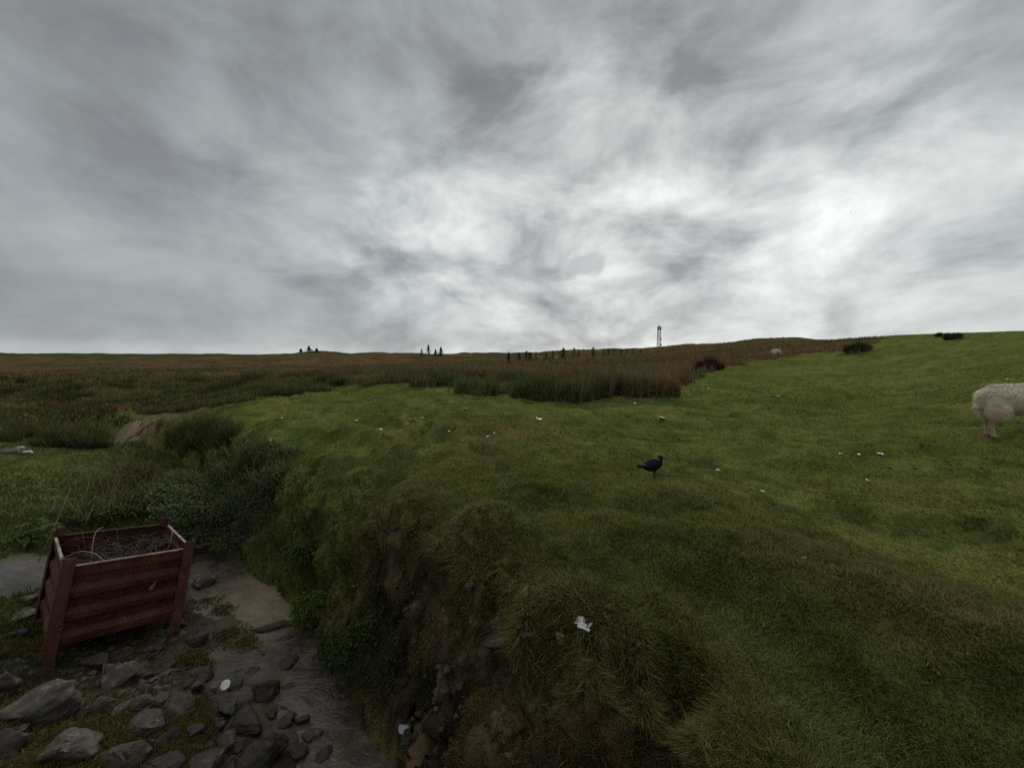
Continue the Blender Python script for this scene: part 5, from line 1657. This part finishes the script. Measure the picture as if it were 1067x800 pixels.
for k, (u, v, w, h, lab) in enumerate((
        (690, 437, 15, 5, 'long flat white scrap on the field above the jackdaw'),
        (485, 427.5, 7, 4, 'white scrap on the near green in front of the rushes'),
        (509, 457, 6, 5, 'upright white scrap on the brown crown of the mound'),
        (515, 453, 4, 4, 'little white scrap touching the upright one on the mound crown'),
        (562, 438.5, 10, 4, 'torn greyish white scrap on the ridge right of the mound crown'),
        (468, 452, 4, 6, 'thin white scrap in the brown hollow of the mound'),
        (432, 437.5, 4, 3, 'left one of a close pair of white scraps on the green'),
        (440, 436.5, 5, 3, 'right one of a close pair of white scraps on the green'),
        (397, 449, 6, 4, 'white scrap on the green slope below the close pair'),
        (371, 439.5, 5, 3, 'white scrap on the left shoulder of the green'),
        (294, 437, 5, 3, 'faint white scrap near the left edge of the green'),
        (282, 461, 4, 5, 'white scrap caught in dark scrub on the gully edge'),
        (263, 543, 5, 5, 'white scrap on the bank above the dead canes'),
        (748, 491.5, 6, 4, 'small white scrap in the dip right of the jackdaw'),
        (795, 514, 8, 4, 'white scrap at the end of a faint line in the dip'),
        (783, 509.5, 5, 2, 'thin white scrap just left of another in the dip'),
        (876, 474, 6, 3, 'leftmost of three scraps in a row on the right field'),
        (895, 475, 6, 3, 'middle one of three scraps in a row on the right field'),
        (917, 474.5, 9, 4, 'largest of three scraps in a row on the right field'),
        (904, 502.5, 7, 4, 'white scrap in the field below the row of three'),
        (617.5, 416, 5, 3, 'white scrap at the foot of the tall rushes'),
        (662, 421, 7, 2, 'flat pale scrap on the grass before the right end of the rushes'),
        (738, 406, 4, 3, 'white scrap on the grass near the blackish shrub'),
        (811, 414, 4, 3, 'white scrap alone on the middle of the hillside'),
        (948, 387, 4, 3, 'pale scrap high on the right hillside'),
        (1050, 397, 5, 4, 'bright white scrap on the hill just above the large sheep'),
        (1034, 452, 3, 3, 'tiny white scrap at the hind foot of the large sheep'),
        (493, 383, 3, 3, 'white fleck left among the far brown rushes'),
        (542.5, 390, 3, 4, 'white fleck lowest among the far brown rushes'),
        (580, 374, 3, 3, 'white fleck high among the far brown rushes'),
        (838, 583, 7, 2, 'pale straw scrap on the lawn between the jackdaw and the right border'),
        (1062, 565, 5, 2, 'pale scrap at the right border in the dip')
)):
    scrap(u, v, w, h, lab, k + 1)
# dark droppings and scuffs dotted over the field
def build_droppings(n):
    X, Y = polar(n, 4.2, 26, 58, -.8); m = zones(X, Y)
    ok = (m['t'] > .97) & ~m['rush'] & (m['u'] > 560) & (fbm(X * .6, Y * .6, 601, 2) > -.1)
    X, Y, z = X[ok], Y[ok], m['z'][ok]; k = len(X)
    base = np.array([(1, 0, 0), (.5, .87, 0), (-.5, .87, 0), (-1, 0, 0), (-.5, -.87, 0), (.5, -.87, 0), (0, 0, .55)])
    tri = np.array([(i, (i + 1) % 6, 6) for i in range(6)])
    s = (.010 + .022 * RNG.random(k) ** 2)[:, None, None]
    v = base[None] * (1 + RNG.normal(0, .3, (k, 7, 3))) * s
    V = (v + np.stack([X, Y, z + .012], -1)[:, None]).reshape(-1, 3)
    o = link_mesh('droppings', np_mesh('droppings', V, [(np.arange(k)[:, None, None] * 7 + tri[None]).reshape(-1, 3)]), simple_mat('dung', (.014, .012, .007), (.028, .022, .013), 30, .9, spec=0))
    tag(o, 'dark sheep droppings dotted over the right field', 'droppings', kind='stuff')


build_droppings(700)
# a white feathery tissue on the edge of the bank: body and a thin twisted tail
M_TISSUE = simple_mat('tissue', (.62, .62, .60), (.80, .80, .78), 8, .6, .2, 40)
o = scrap(607, 660, 19, 10, 'white crumpled tissue with a thin twisted tail at the bank edge', 77, 'tissue', M_TISSUE, 'tissue', .035, .8)
p = hit(607, 659)
bm = bmesh.new(); e = hit(598, 667)
add_tube(bm, [(0, 0, 0), tuple((e - p) * .5 + Vector((0, 0, .01))), tuple(e - p + Vector((0, 0, .01)))], [.014, .010, .005], 6)
tl = obj('tissue_tail', bm, M_TISSUE, None, True); tl.parent = o; tl.matrix_parent_inverse = Matrix.Rotation(0, 4, 'X')
tl.matrix_world = Matrix.Translation(o.location)
scrap(978, 708, 9, 6, 'pinkish brown dead leaf on the dark lawn at the right', 78, 'leaf', simple_mat('dead_leaf', (.16, .09, .06), (.25, .15, .10), 20), 'dead_leaf', .02, .5)
# white round lid on a stone in the stream
p = hit(236, 716)
bm = bmesh.new()
add_tube(bm, [(0, 0, 0), (0, 0, .006), (0, 0, .0061)], [.042, .045, .038], 24)
o = obj('can_lid', bm, simple_mat('pale_lid', (.42, .45, .46), (.60, .63, .64), 30, .4), None, True)
p2 = hit(236, 720); o.location = p2 + Vector((0, -.01, .075)); o.rotation_euler = (.75, .05, 0)
tag(o, 'white round can lid propped on a stone in the stream', 'can lid')
# blue carton
p = hit(421, 760)
t = empty('drink_carton', p + (Vector((0, 0, 0)) - p).normalized() * .10, (.9, .25, .3)); t.scale = (1.25,) * 3; tag(t, 'small pale blue carton lying at the foot of the bank', 'carton')
bm = bmesh.new(); add_box(bm, (-.028, -.02, -.045), (.028, .02, .045), .004); obj('box', bm, simple_mat('blue_card', (.13, .30, .52), (.22, .42, .62), 25, .5, .1), t)
bm = bmesh.new(); add_box(bm, (-.029, -.021, .028), (.029, .021, .046), .003); obj('top_band', bm, simple_mat('dull_card', (.30, .26, .27), (.40, .36, .36), 25, .5, .1), t)
bm = bmesh.new(); add_box(bm, (-.022, -.0225, -.03), (.022, -.019, .0), .001); obj('pale_stripe', bm, simple_mat('white_card', (.55, .65, .74), (.66, .74, .80), 25, .5, .1), t)
